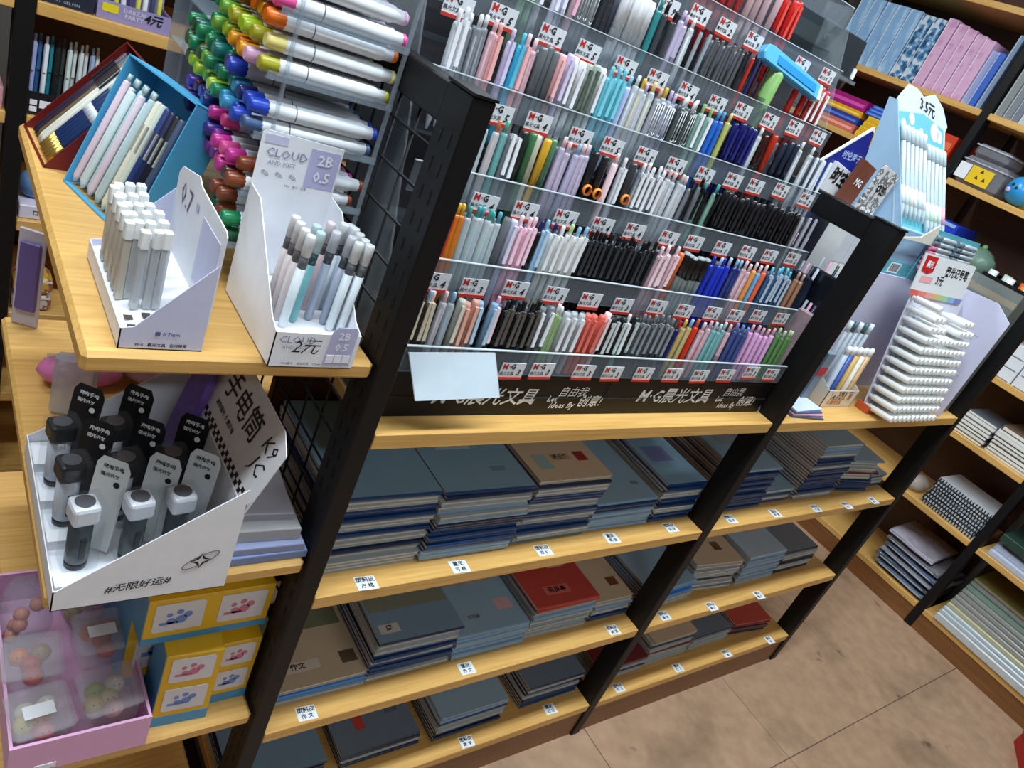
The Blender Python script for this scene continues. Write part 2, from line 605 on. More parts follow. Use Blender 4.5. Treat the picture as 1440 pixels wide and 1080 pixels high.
def pen_meshes(style, body, clip, btn, r):
    key = (style, body, clip, btn, r)
    if key in _pen:
        return _pen[key]
    clear = len(body) == 4
    bm_ = mat(body[:3], .25 if not clear else .1, trans=body[3] if clear else 0.)
    out = []
    H = .128
    if style == 'cap':
        prof = [(r * .4, 0), (r * .85, .012), (r * .95, .07), (r * .95, .0705), (r * 1.12, .071), (r * 1.12, H + .004), (r * .9, H + .008)]
    elif style == 'slim':
        prof = [(r * .3, 0), (r * .7, .014), (r * .72, H), (r * .55, H + .003)]
    else:
        prof = [(r * .3, 0), (r * .55, .008), (r * .95, .02), (r, .06), (r, H - .004), (r * .8, H)]
    out.append(('barrel', MB().lathe(prof, 8).mesh('barrel', bm_)))
    if clear:
        out.append(('refill', MB().lathe([(.0016, .006), (.0016, H - .01)], 5).mesh('refill', mat(btn or (40, 40, 48), .4))))
    if clip:
        cm = mat(clip, .3)
        if style == 'wire':
            q = MB().path([(-.0025, -r - .002, H - .006), (-.0025, -r - .0022, H - .05), (0, -r - .0024, H - .055), (.0025, -r - .0022, H - .05), (.0025, -r - .002, H - .006)], .0007, 4)
            q.box(-.003, .003, -r - .0025, 0, H - .008, H - .005)
        else:
            q = MB().box(-.0026, .0026, -r - .0035, -r - .0015, H - .052, H + .001).box(-.0026, .0026, -r - .003, -r * .5, H - .006, H + .001)
        out.append(('clip', q.mesh('clip', cm)))
    if btn and style != 'cap':
        out.append(('button', MB().lathe([(r * .55, H - .001), (r * .55, H + .013), (r * .4, H + .015)], 8).mesh('button', mat(btn, .35))))
    _pen[key] = out
    return out


def pen(loc, tilt, style, body, clip=None, btn=None, r=.0052, label='', group='', roll=0., name='pen'):
    ms = pen_meshes(style, body, clip, btn, r)
    o = put(name, ms[0][1], loc=loc, rot=(tilt[0], tilt[1], roll), label=label, cat='pen', group=group)
    for n, m in ms[1:]:
        put(n, m, o)
    return o


# colours
WHT, OFF, BLK, GRY = (238, 240, 244), (222, 222, 214), (20, 20, 22), (120, 126, 132)
PNK, LPK, CRL, RED, ORG, YEL = (236, 178, 200), (246, 214, 222), (226, 112, 92), (200, 34, 30), (232, 104, 28), (232, 190, 60)
LIL, NVY, BLU, LBL, CYN, TEA, GRN, DGR = (206, 190, 226), (26, 34, 92), (36, 56, 190), (150, 196, 232), (96, 196, 222), (70, 172, 166), (128, 168, 120), (44, 92, 62)
C = lambda c, t=.45: c + (t,)
CW, CG, CP, CT, CL = C((226, 232, 236), .5), C((150, 156, 164), .45), C((236, 200, 208), .45), C((130, 190, 190), .4), C((208, 198, 222), .4)
ROWN = ['bottom row of the rack', 'second rack row up', 'third rack row up', 'fourth rack row up', 'fifth rack row up', 'topmost rack row']
NTHS = ['first', 'second', 'third', 'fourth', 'fifth', 'sixth', 'seventh', 'eighth', 'ninth', 'tenth', 'eleventh', 'twelfth', 'thirteenth', 'fourteenth', 'fifteenth', 'sixteenth', 'seventeenth', 'eighteenth', 'nineteenth', 'twentieth', 'twenty-first', 'twenty-second', 'twenty-third', 'twenty-fourth']
# row, px of first and last pen foot along the lip, count, style, body, clip, button(s), look
ROWS = [
    [(578, 599, 3, 'click', (64, 60, 54), (214, 204, 178), [PNK, LBL, LPK], 'leopard-print pen with cream clip'),
     (609, 623, 2, 'click', CW, None, [LPK, LBL], 'clear pale grey pen with pastel button'),
     (635, 635, 1, 'cap', (190, 198, 186), (232, 226, 210), None, 'sage pen with ivory cap clip'),
     (646, 656, 2, 'cap', (214, 158, 140), (240, 186, 168), None, 'salmon capped pen'),
     (666, 680, 2, 'cap', (140, 176, 206), (184, 214, 236), None, 'light blue capped pen'),
     (688, 688, 1, 'click', (72, 62, 66), LPK, [PNK], 'dark pen with round pink top'),
     (697, 743, 6, 'click', BLK, (92, 88, 84), [BLK], 'black pen with grey metal clip'),
     (752, 760, 2, 'cap', CG, WHT, None, 'clear pen with white square clip'),
     (770, 778, 2, 'click', C((160, 190, 130), .4), None, [WHT, WHT], 'clear green pen with white button'),
     (786, 805, 3, 'cap', CW, WHT, None, 'clear grey pen with long white clip'),
     (815, 831, 3, 'cap', (222, 104, 90), (236, 118, 102), None, 'coral red capped pen'),
     (840, 840, 1, 'cap', LPK, (244, 222, 222), None, 'pale pink capped pen'),
     (849, 866, 3, 'cap', (26, 30, 30), (206, 214, 214), None, 'black pen with white-tipped cap'),
     (873, 873, 1, 'click', CT, WHT, [WHT], 'clear teal pen with white clip'),
     (881, 881, 1, 'cap', (24, 36, 32), (200, 206, 206), None, 'dark green-black pen'),
     (890, 932, 6, 'click', C((92, 98, 104), .35), (140, 146, 150), [GRY], 'smoky clear pen with grey button'),
     (941, 941, 1, 'click', NVY, None, [RED], 'navy pen with red button'),
     (948, 957, 2, 'click', C((220, 196, 130), .4), None, [YEL, LBL], 'clear gold pen with yellow button'),
     (966, 966, 1, 'click', (206, 46, 24), None, [ORG], 'bright red pen with orange top'),
     (976, 984, 2, 'click', CP, None, [LPK, PNK], 'clear pink-tinted pen'),
     (991, 1005, 3, 'click', CT, None, [(190, 214, 222)], 'teal dotted clear pen'),
     (1014, 1014, 1, 'click', CP, None, [PNK], 'clear pen with pink top'),
     (1023, 1037, 3, 'click', C((70, 84, 140), .3), None, [(110, 136, 214)], 'clear navy pen with blue top'),
     (1045, 1075, 5, 'click', (214, 162, 206), None, [PNK], 'pink and lilac pen with round top'),
     (1083, 1101, 4, 'click', C((96, 140, 84), .25), None, [(190, 216, 170)], 'clear green pen at the rack end')],
    [(622, 622, 1, 'click', C(RED, .2), None, [ORG], 'red translucent pen'),
     (632, 640, 2, 'click', C((224, 128, 40), .25), None, [YEL], 'orange translucent pen'),
     (649, 689, 6, 'click', CW, None, [TEA, TEA, (90, 170, 190)], 'clear pen with teal button'),
     (698, 698, 1, 'cap', CG, None, None, 'clear grey stub pen'),
     (710, 710, 1, 'cap', (196, 196, 224), (222, 222, 240), None, 'lavender pen with broad clip'),
     (719, 735, 3, 'click', PNK, (250, 214, 228), [LPK], 'pink pen with broad pink clip'),
     (744, 744, 1, 'click', BLK, None, [NVY], 'black pen beside the pink pens'),
     (755, 755, 1, 'click', (160, 200, 232), (190, 220, 244), [LBL], 'sky blue pen with blue clip'),
     (766, 804, 5, 'click', OFF, WHT, [NVY, WHT, (190, 220, 150), LBL, LBL], 'off-white pen with white clip'),
     (814, 905, 12, 'click', BLK, (52, 54, 58), [BLK], 'glossy black pen with black clip'),
     (914, 934, 4, 'click', CP, (250, 222, 226), [LPK], 'pale pink pen with white-pink clip'),
     (943, 943, 1, 'cap', (228, 110, 60), None, None, 'orange capped pen'),
     (952, 981, 6, 'cap', C((190, 204, 204), .35), None, None, 'clear pen with black cap'),
     (990, 1013, 4, 'click', (32, 50, 176), None, [BLU, (190, 214, 240)], 'deep blue pen'),
     (1020, 1027, 2, 'click', C((40, 52, 120), .25), None, [LBL], 'navy clear pen with pale top'),
     (1034, 1041, 2, 'click', CP, None, [LPK], 'clear blush pen with white top'),
     (1048, 1048, 1, 'click', (224, 150, 74), None, [LPK], 'tan orange pen with white top'),
     (1055, 1055, 1, 'click', (110, 160, 200), None, [LPK], 'dusty blue pen with white top'),
     (1062, 1062, 1, 'click', (220, 98, 66), None, [LPK], 'vermilion pen with white top'),
     (1072, 1096, 5, 'click', C((60, 92, 140), .3), (190, 206, 220), [CYN], 'clear navy pen with turquoise top'),
     (1107, 1116, 2, 'click', C((176, 130, 100), .3), None, [(200, 170, 150)], 'clear brown pen at the rack end')],
    [(672, 672, 1, 'click', CW, None, [TEA], 'clear pen with mint button'),
     (685, 685, 1, 'click', CW, None, [(206, 120, 90)], 'clear pen with copper button'),
     (697, 697, 1, 'click', CT, None, [(90, 180, 150)], 'clear mint pen with green button'),
     (709, 719, 2, 'click', CG, WHT, None, 'grey pen with long white printed clip'),
     (727, 727, 1, 'cap', (34, 44, 42), None, None, 'dark bottle-green capped pen'),
     (736, 736, 1, 'cap', (66, 116, 76), None, None, 'forest green pen beside a dark pen'),
     (745, 745, 1, 'cap', (206, 204, 180), None, None, 'cream pen between green and yellow pens'),
     (754, 754, 1, 'cap', (222, 172, 50), None, None, 'mustard yellow pen'),
     (764, 764, 1, 'cap', (84, 128, 92), None, None, 'green pen beside the lilac pens'),
     (777, 814, 5, 'click', CL, None, [LPK, LPK, LBL], 'lilac translucent pen'),
     (824, 840, 2, 'cap', (34, 34, 38), None, None, 'black pen with orange ring'),
     (853, 853, 1, 'click', LPK, None, [LPK], 'pale pink slim pen'),
     (866, 866, 1, 'click', CW, WHT, [WHT], 'white sparkly pen with blue ring'),
     (878, 878, 1, 'cap', (58, 58, 62), None, None, 'charcoal pen with orange ring'),
     (889, 918, 5, 'click', CG, WHT, [WHT], 'clear grey pen with white stepped top'),
     (926, 949, 4, 'click', CW, None, [(214, 200, 200)], 'clear colourless pen'),
     (958, 972, 2, 'click', CG, BLK, [BLK], 'smoky pen with dark clip'),
     (980, 992, 2, 'click', C((150, 190, 170), .35), BLK, [TEA], 'clear mint pen with black wire clip'),
     (1004, 1109, 14, 'cap', BLK, (36, 36, 40), None, 'matte black capped pen'),
     (1117, 1134, 3, 'slim', C((190, 186, 190), .3), None, None, 'clear grey refill pack')],
    [(633, 643, 2, 'click', CW, WHT, [WHT], 'white pen with long white clip'),
     (652, 671, 3, 'click', CG, None, [WHT], 'clear grey pen with white button'),
     (680, 680, 1, 'click', CP, None, [LPK], 'clear pinkish pen'),
     (690, 690, 1, 'click', (228, 164, 164), (244, 182, 178), [(244, 184, 176)], 'salmon pink pen with broad clip'),
     (708, 708, 1, 'click', (196, 190, 224), (210, 206, 236), [LIL], 'lavender pen with broad clip'),
     (719, 719, 1, 'click', (64, 172, 208), (92, 200, 228), [CYN], 'bright cyan pen with broad clip'),
     (729, 729, 1, 'click', (232, 172, 176), (244, 186, 190), [LPK], 'rose pink pen beside a cyan pen'),
     (740, 740, 1, 'click', CP, None, [LPK], 'clear rose pen'),
     (750, 768, 3, 'cap', (104, 110, 114), None, None, 'grey capped pen'),
     (777, 777, 1, 'cap', (238, 178, 180), (246, 192, 192), None, 'light pink capped pen'),
     (786, 786, 1, 'cap', (200, 190, 222), (214, 206, 234), None, 'light lavender capped pen'),
     (796, 805, 2, 'cap', (222, 226, 228), WHT, None, 'white capped pen'),
     (814, 825, 2, 'cap', (168, 182, 170), (90, 104, 96), None, 'grey-green striped pen'),
     (834, 834, 1, 'cap', (228, 234, 232), WHT, None, 'white pen beside turquoise pens'),
     (843, 862, 3, 'click', (104, 194, 212), (130, 214, 228), [(120, 206, 224)], 'turquoise pen with turquoise clip'),
     (870, 870, 1, 'click', (176, 190, 230), None, [LBL], 'periwinkle pen with pale button'),
     (880, 904, 4, 'click', CW, None, [WHT, YEL, LIL, (240, 226, 150)], 'clear pen with pastel button and bow top'),
     (912, 936, 4, 'wire', C((176, 182, 196), .35), (240, 244, 248), [(220, 180, 150), YEL, LIL, LIL], 'grey pen with white wire clip'),
     (945, 964, 4, 'wire', (70, 78, 76), (200, 206, 206), [WHT], 'dark pen with white domed cap'),
     (974, 983, 2, 'click', C((150, 190, 180), .3), WHT, [(150, 190, 120)], 'clear green pen with white card'),
     (994, 1003, 2, 'click', (40, 98, 190), None, [(70, 160, 214)], 'cobalt blue pen'),
     (1011, 1011, 1, 'click', (170, 176, 96), None, [(220, 214, 140)], 'olive yellow pen'),
     (1023, 1046, 4, 'cap', (24, 28, 98), (40, 44, 120), None, 'dark navy capped pen'),
     (1054, 1054, 1, 'click', CW, None, [WHT], 'clear patterned pen beside navy pens'),
     (1064, 1064, 1, 'cap', (52, 18, 16), None, None, 'black-red capped pen'),
     (1075, 1075, 1, 'cap', (186, 46, 24), None, None, 'red-orange capped pen'),
     (1088, 1106, 3, 'cap', (36, 46, 64), None, None, 'slate blue capped pen'),
     (1114, 1127, 2, 'click', CW, None, [WHT], 'clear beaded pen'),
     (1138, 1156, 4, 'slim', (214, 222, 230), None, None, 'white wrapped refill')],
    [(742, 754, 2, 'click', C((150, 196, 160), .35), (170, 220, 180), None, 'clear green pen with green clip'),
     (766, 766, 1, 'click', CW, (226, 226, 240), None, 'clear pen with white loop clip'),
     (784, 794, 2, 'click', (206, 206, 224), (232, 232, 246), None, 'pale lilac pen with wide clip'),
     (806, 806, 1, 'click', CP, PNK, None, 'clear pen with pink clip'),
     (816, 832, 3, 'wire', CG, (206, 210, 206), [GRY], 'clear pen with silver wire clip'),
     (842, 852, 2, 'click', C((50, 52, 56), .2), None, [BLK], 'black translucent pen'),
     (866, 902, 6, 'cap', C((222, 226, 232), .35), None, None, 'clear pen with white cap'),
     (913, 913, 1, 'click', (44, 124, 128), None, [(50, 140, 140)], 'deep teal pen'),
     (923, 936, 2, 'click', C((66, 72, 76), .2), None, [BLK], 'dark smoky pen'),
     (943, 950, 2, 'click', CL, None, [LIL], 'clear lilac pen with lilac button'),
     (960, 960, 1, 'click', CW, None, [WHT], 'clear pen with white button'),
     (972, 984, 2, 'slim', C((170, 178, 184), .35), None, None, 'clear refill tube'),
     (991, 1030, 8, 'slim', (78, 80, 84), None, None, 'silver and black refill'),
     (1039, 1039, 1, 'slim', (30, 30, 36), None, None, 'black refill'),
     (1046, 1046, 1, 'slim', (170, 40, 32), None, None, 'red refill'),
     (1053, 1053, 1, 'slim', (34, 38, 84), None, None, 'navy refill'),
     (1060, 1067, 2, 'slim', (60, 26, 32), None, None, 'maroon refill'),
     (1112, 1126, 2, 'cap', C((200, 40, 36), .15), None, None, 'red correction pen in a clear wrapper'),
     (1134, 1150, 3, 'cap', (190, 60, 56), (240, 236, 238), None, 'red and white marker')],
    [(990, 1040, 6, 'cap', C((206, 60, 62), .25), None, None, 'red translucent pen in the upper packs'),
     (1052, 1084, 4, 'cap', C((236, 200, 204), .35), None, None, 'clear pen with pink print'),
     (1094, 1112, 3, 'cap', (206, 34, 30), (230, 80, 70), None, 'glossy red marker')],
]
NPEN = 0


def row_x(k, px):
    """X on lip k seen at pixel column px"""
    a, b = RXA - .2, RXB + .3
    for _ in range(40):
        m = (a + b) / 2
        q = Vector((m, LY[k], LZ[k])) - CAM
        if 720 + FPX * q.dot(RX) / q.dot(RZ) < px:
            a = m
        else:
            b = m
    return a


ringm = MB().lathe([(.0062, 0), (.0085, .001), (.0085, .004), (.0062, .005)], 10, caps=False).mesh('ring', mat((240, 140, 40), .4))
for k, row in enumerate(ROWS):
    for (a, b, n, style, body, clip, btns, look) in row:
        for i in range(n):
            px = a if n == 1 else a + (b - a) * i / (n - 1)
            x = row_x(k, px)
            bt = btns[i % len(btns)] if btns else None
            lab = look + ((', ' + NTHS[i] + ' from left') if n > 1 else '') + ', ' + ROWN[k]
            col = body
            capc = None
            r = .0052 if style != 'slim' else .0045
            dz = random.uniform(0, .0065)
            o = pen((x, LY[k] + .0105, LZ[k] - .0785 + .002 + abs(dz)), (-random.uniform(.03, .07), random.uniform(-.03, .03)), style, col, clip, bt, r, lab, look + 's, ' + ROWN[k])
            if 'black cap' in look:
                put('cap', _pen.setdefault('bc', MB().lathe([(.0062, .095), (.0062, .131), (.005, .134)], 8).mesh('cap', mat(BLK, .3))), o)
            if 'white cap' in look:
                put('cap', _pen.setdefault('wc', MB().lathe([(.0062, .088), (.0062, .133), (.005, .137)], 8).mesh('cap', mat(WHT, .3))), o)
            if 'orange ring' in look:
                put('ring', ringm, o, (0, -.007, .083), (PI / 2, 0, 0))
            NPEN += 1
print('rack pens', NPEN)

# a second file of pens close behind the front one in the fullest pockets (too hidden to pick apart)
mbb = MB()
for k, row in enumerate(ROWS):
    for (a, b, n, style, body, clip, btns, look) in row:
        if n >= 3:
            for i in range(n):
                x = row_x(k, a + (b - a) * i / (n - 1)) + .004
                mbb.lathe([(.003, 0), (.0046, .012), (.0046, .124), (.0035, .130)], 6, M=Matrix.Translation((x, LY[k] + .026, LZ[k] - .076)) @ Matrix.Rotation(-.06, 4, 'X'))
hid = put('pens_behind', mbb.mesh('pens_behind', mat((86, 92, 104), .4)), label='second file of pens standing behind the front pens in the rack', cat='pens', kind='stuff')

# bright acrylic sign holder hung on the lowest lip
t0, t1 = Vector((.025, .031, 1.117)), Vector((.158, .031, 1.123))
b0, b1 = Vector((.041, .004, 1.062)), Vector((.174, .004, 1.068))
sg = put('sign_holder', None, loc=tuple(t0), label='blank clear acrylic sign holder hanging on the lowest tier', cat='sign holder')
nrm = (t1 - t0).cross(b0 - t0).normalized()
if nrm.y > 0:
    nrm = -nrm
def slab(name, a, b, c, d, n, th, m, par, off=0.):
    q = MB()
    o = Vector(par.location)
    vs = [p - o + n * off for p in (a, b, c, d)]
    ws = [p + n * th for p in vs]
    q.face(vs).face(ws[::-1])
    for i in range(4):
        q.face([vs[i], vs[(i + 1) % 4], ws[(i + 1) % 4], ws[i]])
    me = q.mesh(name, m)
    bm = bmesh.new(); bm.from_mesh(me); bmesh.ops.remove_doubles(bm, verts=bm.verts, dist=1e-6); bmesh.ops.recalc_face_normals(bm, faces=bm.faces); bm.to_mesh(me); bm.free()
    return put(name, me, par)
slab('card', t0, t1, b1, b0, nrm, .001, mat((226, 236, 244), .25), sg)  # pale card colour stands in for the reflected ceiling light
slab('cover', t0, t1, b1, b0, nrm, .0015, mat((235, 244, 250), .05, trans=.6), sg, .0015)

# ---------------------------------------------------------------- notebooks in stacks
NW, ND, NTH = .184, .238, .0075
_nb = {}
COVER = {'b': (20, 62, 112), 'c': (136, 168, 196), 'n': (16, 42, 78), 'k': (46, 60, 76), 'g': (150, 160, 166), 'r': (190, 74, 66),
         't': (206, 186, 158), 'w': (214, 216, 212), 'm': (112, 40, 54), 'v': (64, 140, 214), 'l': (170, 196, 214), 'e': (60, 110, 130)}


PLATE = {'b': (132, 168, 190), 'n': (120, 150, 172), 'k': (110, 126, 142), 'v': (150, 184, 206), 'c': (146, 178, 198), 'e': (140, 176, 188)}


def nb_mesh(c, th, w=NW, d=ND, top=True, flip=False):
    key = (c, round(th, 4), w, d, top, flip)
    if key not in _nb:
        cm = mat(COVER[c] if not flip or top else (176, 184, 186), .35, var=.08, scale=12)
        t = .0005
        r = th / 2
        out, inn = [], []
        n = 4
        for i in range(n + 1):
            a = -PI / 2 - PI * i / n
            out.append((r * .6 * math.cos(a) + r * .6, r + r * math.sin(a)))
            inn.append(((r - t) * .6 * math.cos(a) + r * .6, r + (r - t) * math.sin(a)))
        poly = [(d, 0)] + out + [(d, th), (d, th - t)] + inn[::-1] + [(d, t)]
        mq = MB().prism(poly, -w / 2, w / 2, 0)
        no = len(out)
        for fi in range(2, len(mq.m)):
            k = fi - 2          # side faces follow the outline; the first and last plates are the covers
            if k == 0 or k == no or k == no + 1:
                mq.m[fi] = 1
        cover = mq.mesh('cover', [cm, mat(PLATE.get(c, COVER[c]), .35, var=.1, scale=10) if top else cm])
        pages = MB().box(-w / 2 + .0015, w / 2 - .0015, r * .6 + .0006, d - .002, t * 1.4, th - t * 1.4).mesh('pages', PAGES)
        _nb[key] = (cover, pages)
    return _nb[key]


def pages_mat():
    m = bpy.data.materials.new('page_edges')
    m.use_nodes = True
    nt = m.node_tree
    b = nt.nodes['Principled BSDF']
    b.inputs['Roughness'].default_value = .9
    tc = nt.nodes.new('ShaderNodeTexCoord')
    mp = nt.nodes.new('ShaderNodeMapping')
    mp.inputs['Scale'].default_value = (1, 1, 700)
    no = nt.nodes.new('ShaderNodeTexNoise')
    no.inputs['Scale'].default_value = 1.6
    no.inputs['Detail'].default_value = 1
    cr = nt.nodes.new('ShaderNodeValToRGB')
    cr.color_ramp.elements[0].position = .36
    cr.color_ramp.elements[0].color = lin((176, 170, 158)) + (1,)
    cr.color_ramp.elements[1].position = .55
    cr.color_ramp.elements[1].color = lin((236, 230, 216)) + (1,)
    for a, c in ((tc.outputs['Object'], mp.inputs[0]), (mp.outputs[0], no.inputs['Vector']), (no.outputs['Fac'], cr.inputs[0]), (cr.outputs[0], b.inputs['Base Color'])):
        nt.links.new(a, c)
    return m


PAGES = pages_mat()
NNB = 0


def notebook(x, yf, z, c, th, flip, rot, label, group, w=NW, d=ND, top=False):
    """one notebook; flip False: spine to the aisle, True: page edges to the aisle"""
    global NNB
    NNB += 1
    cv, pg = nb_mesh(c, th, w, d, top, flip)
    o = put('notebook', cv, loc=(x, yf + (d if flip else 0), z), rot=rot + (PI if flip else 0), label=label, cat='notebook', group=group)
    put('pages', pg, o)
    return o


NAMES = {'b': 'blue', 'c': 'light blue', 'n': 'navy', 'k': 'slate', 'g': 'grey', 'r': 'red', 't': 'tan', 'w': 'white', 'm': 'maroon', 'v': 'bright blue', 'l': 'pale blue', 'e': 'teal'}


def stack(x0, x1, yf, z, seq, where, top=None, th=NTH, art=None, rot0=0., d=ND):
    """seq from bottom to top: letter = cover colour, upper case = pages towards the aisle"""
    w = min(NW, x1 - x0)
    xc = (x0 + x1) / 2
    zz = z + .0004
    for i, ch in enumerate(seq):
        flip = ch.isupper()
        c = ch.lower()
        last = i == len(seq) - 1
        side = 'page edges out' if flip else 'spine out'
        lab = '%s notebook %s, %s from bottom, %s' % (NAMES[c], side, NTHS[i], where.replace('in the ', ''))
        if last:
            lab = (top or NAMES[c] + ' notebook') + ', atop the ' + where.replace('in the ', '')
        jx, jy = random.uniform(-.003, .003), random.uniform(-.004, .004)
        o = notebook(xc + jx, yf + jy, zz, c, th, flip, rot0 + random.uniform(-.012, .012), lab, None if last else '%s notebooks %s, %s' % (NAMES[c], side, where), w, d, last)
        zz += th + .0002
    if art:
        for (kind, u, v, sx, sy, col, txt) in art:
            # u along the aisle, v into the shelf, from the centre of the cover, in metres
            f_ = -1 if flip else 1
            px, py = u * f_, (v if not flip else d - v)
            q = put('cover_print', MB().box(-sx / 2, sx / 2, -sy / 2, sy / 2, 0, .0004).mesh('cover_print', mat(col, .5)), o, (px, py, th + .0001), PI if flip else 0)
            if txt:
                put('lettering', text_mesh(txt, min(sx / max(1, len(txt)) * 1.0, sy * .7), INK, bold=.02), q, (0, 0, .0006))
    return o


LBLK = (190, 206, 218)
s2, s3, s4 = 'below the pen rack', 'on the third shelf down', 'on the lowest shelf'
stack(.008, .186, .044, Z2, 'TTCCCnCCCbbCCbbbCCb', 'in the corner post stack ' + s2, 'pale blue exercise book', art=[('t', .02, .16, .08, .03, (176, 202, 214), '')])
stack(.191, .374, .036, Z2, 'cccbbbbbbnncCcCcCnb', 'in the second stack ' + s2, 'light blue grid exercise book', art=[('t', -.02, .12, .07, .03, (178, 200, 214), '方格本'), ('t', .01, .17, .03, .014, (200, 212, 218), ''), ('t', .04, .05, .03, .012, (110, 140, 160), '')])
stack(.386, .565, .044, Z2, 'eCCbbbCCbbCCbbbTTnT', 'in the third stack ' + s2, 'tan-covered composition book', art=[('t', -.05, .05, .03, .04, (150, 180, 180), ''), ('t', .05, .06, .026, .026, (150, 52, 44), ''), ('t', 0, .06, .05, .02, (196, 170, 140), '课业簿')])
stack(.572, .754, .05, Z2, 'ccccccnbc', 'in the fourth stack ' + s2, 'plain light blue exercise book', art=[('t', .06, .05, .02, .01, (100, 130, 156), '')])
stack(.764, .893, .05, Z2, 'bbbCCbbbCCbbb', 'in the fifth stack ' + s2, 'blue and violet printed exercise book', art=[('t', -.01, .1, .07, .05, (120, 130, 176), ''), ('t', .02, .17, .02, .02, (206, 192, 120), '')])
# third shelf
stack(.008, .2, .046, Z3, 'Tvv' + 'T', 'in the first stack ' + s3, 'printed composition book with orange picture', th=.008, art=[('t', 0, .15, .16, .07, (120, 124, 96), ''), ('t', -.01, .17, .07, .04, (206, 120, 56), ''), ('t', -.03, .04, .08, .02, (222, 210, 190), '作文'), ('t', .065, .04, .03, .026, (100, 84, 66), '')])
stack(.197, .376, .045, Z3, 'kTTbbbTbbbTTTn', 'in the second stack ' + s3, 'floral picture exercise book', art=[('t', 0, .15, .17, .16, (128, 134, 116), ''), ('t', -.06, .03, .04, .02, (200, 200, 190), '周'), ('t', -.01, .17, .05, .05, (190, 150, 140), ''), ('t', .05, .13, .04, .04, (214, 206, 196), '')])
stack(.384, .567, .047, Z3, 'cccccccc', 'in the third stack ' + s3, 'light blue exercise book with pink panel', art=[('t', .0, .14, .12, .03, (186, 160, 150), ''), ('t', .055, .06, .04, .03, (206, 172, 172), ''), ('t', -.03, .04, .05, .014, (150, 174, 196), '练习册')])
stack(.577, .76, .055, Z3, 'TCcCcCccCcrr', 'in the fourth stack ' + s3, 'salmon red exercise book', art=[('t', .03, .12, .05, .04, (222, 170, 150), ''), ('t', -.01, .04, .07, .024, (206, 110, 96), '英语本')])
stack(.768, .893, .054, Z3, 'bbnCCcCT', 'in the fifth stack ' + s3, 'grey-brown exercise book', art=[('t', .03, .05, .03, .025, (120, 70, 50), '')])
# lowest shelf
stack(.01, .195, .05, Z4, 'CCnnn', 'in the first stack ' + s4, 'dark slate exercise book')
stack(.222, .42, .05, Z4, 'nCCnk', 'in the second stack ' + s4, 'slate exercise book with red flower', art=[('t', -.03, .06, .022, .03, (196, 70, 60), ''), ('t', .05, .07, .03, .012, (90, 106, 120), '')])
stack(.445, .63, .04, Z4, 'nnnnCCCbcC', 'in the third stack ' + s4, 'grey exercise book with blue spine', art=[('t', -.04, .08, .05, .018, (120, 128, 136), '日记')])
stack(.70, .885, .05, Z4, 'bbbnCnnCk', 'in the fourth stack ' + s4, 'dark blue exercise book')
# second bay
b2, b3, b4 = 'on far bay second shelf', 'on far bay third shelf', 'on far bay lowest shelf'
stack(.985, 1.165, .05, Z2, 'bbbbbbbbbbbbbbbc', 'in the first stack ' + b2, 'light blue exercise book', art=[('t', 0, .12, .1, .05, (150, 160, 168), '')])
stack(1.172, 1.31, .06, Z2, 'bCbbC', 'in the second stack ' + b2, 'grey exercise book')
stack(1.322, 1.506, .05, Z2, 'cCbbbbbbbbbbbCbbbbCcccC', 'in the third stack ' + b2, 'grey curled exercise book')
stack(1.555, 1.70, .055, Z2, 'bbbbbbCCmCCCCc', 'in the fourth stack ' + b2, 'dusty blue exercise book', rot0=-.12, d=.21)
stack(1.712, 1.81, .06, Z2, 'bbCCbc', 'in the last stack ' + b2, 'small grey exercise book')
stack(.94, 1.125, .05, Z3, 'TTTTvvvvc', 'in the first stack ' + b3, 'pale blue book over bright blue spines', rot0=.05, d=.225)
stack(1.14, 1.325, .06, Z3, 'TTnTTnTTTTkTT', 'in the second stack ' + b3, 'tan composition book with brown square', rot0=-.08, d=.22, art=[('t', .03, .06, .03, .03, (110, 84, 60), '')])
stack(1.335, 1.52, .055, Z3, 'CcCcccccccccl', 'in the third stack ' + b3, 'pale grey-blue exercise book', art=[('t', .02, .1, .05, .03, (200, 170, 186), '')])
stack(1.535, 1.72, .06, Z3, 'nnCCnnnCCk', 'in the fourth stack ' + b3, 'slate exercise book')
stack(.945, 1.13, .05, Z4, 'nCCnCnm', 'in the first stack ' + b4, 'maroon exercise book', art=[('t', 0, .05, .05, .02, (206, 60, 60), '')])
stack(1.15, 1.335, .06, Z4, 'TTTTTmTTkTT', 'in the second stack ' + b4, 'cream-edged composition book')
stack(1.345, 1.53, .06, Z4, 'TTTTTvk', 'in the third stack ' + b4, 'slate book over a bright blue one')
stack(1.545, 1.72, .055, Z4, 'nmkmkmr', 'in the fourth stack ' + b4, 'red paperback book', rot0=-.1, d=.21)
print('notebooks', NNB)

# ================================================================ things on the end shelves
CARD = mat((236, 237, 242), .5)
LAV = mat((186, 184, 220), .5)
LAV2 = mat((205, 206, 232), .5)
GREYT = mat((150, 150, 176), .6)


def letter(par, body, h, m, o, x, n, bold=.02, shear=0., off=.0006):
    n = Vector(n).normalized()
    return put('lettering', text_mesh(body, h, m, shear, bold), par, frame(Vector(o) + n * off, x, n))


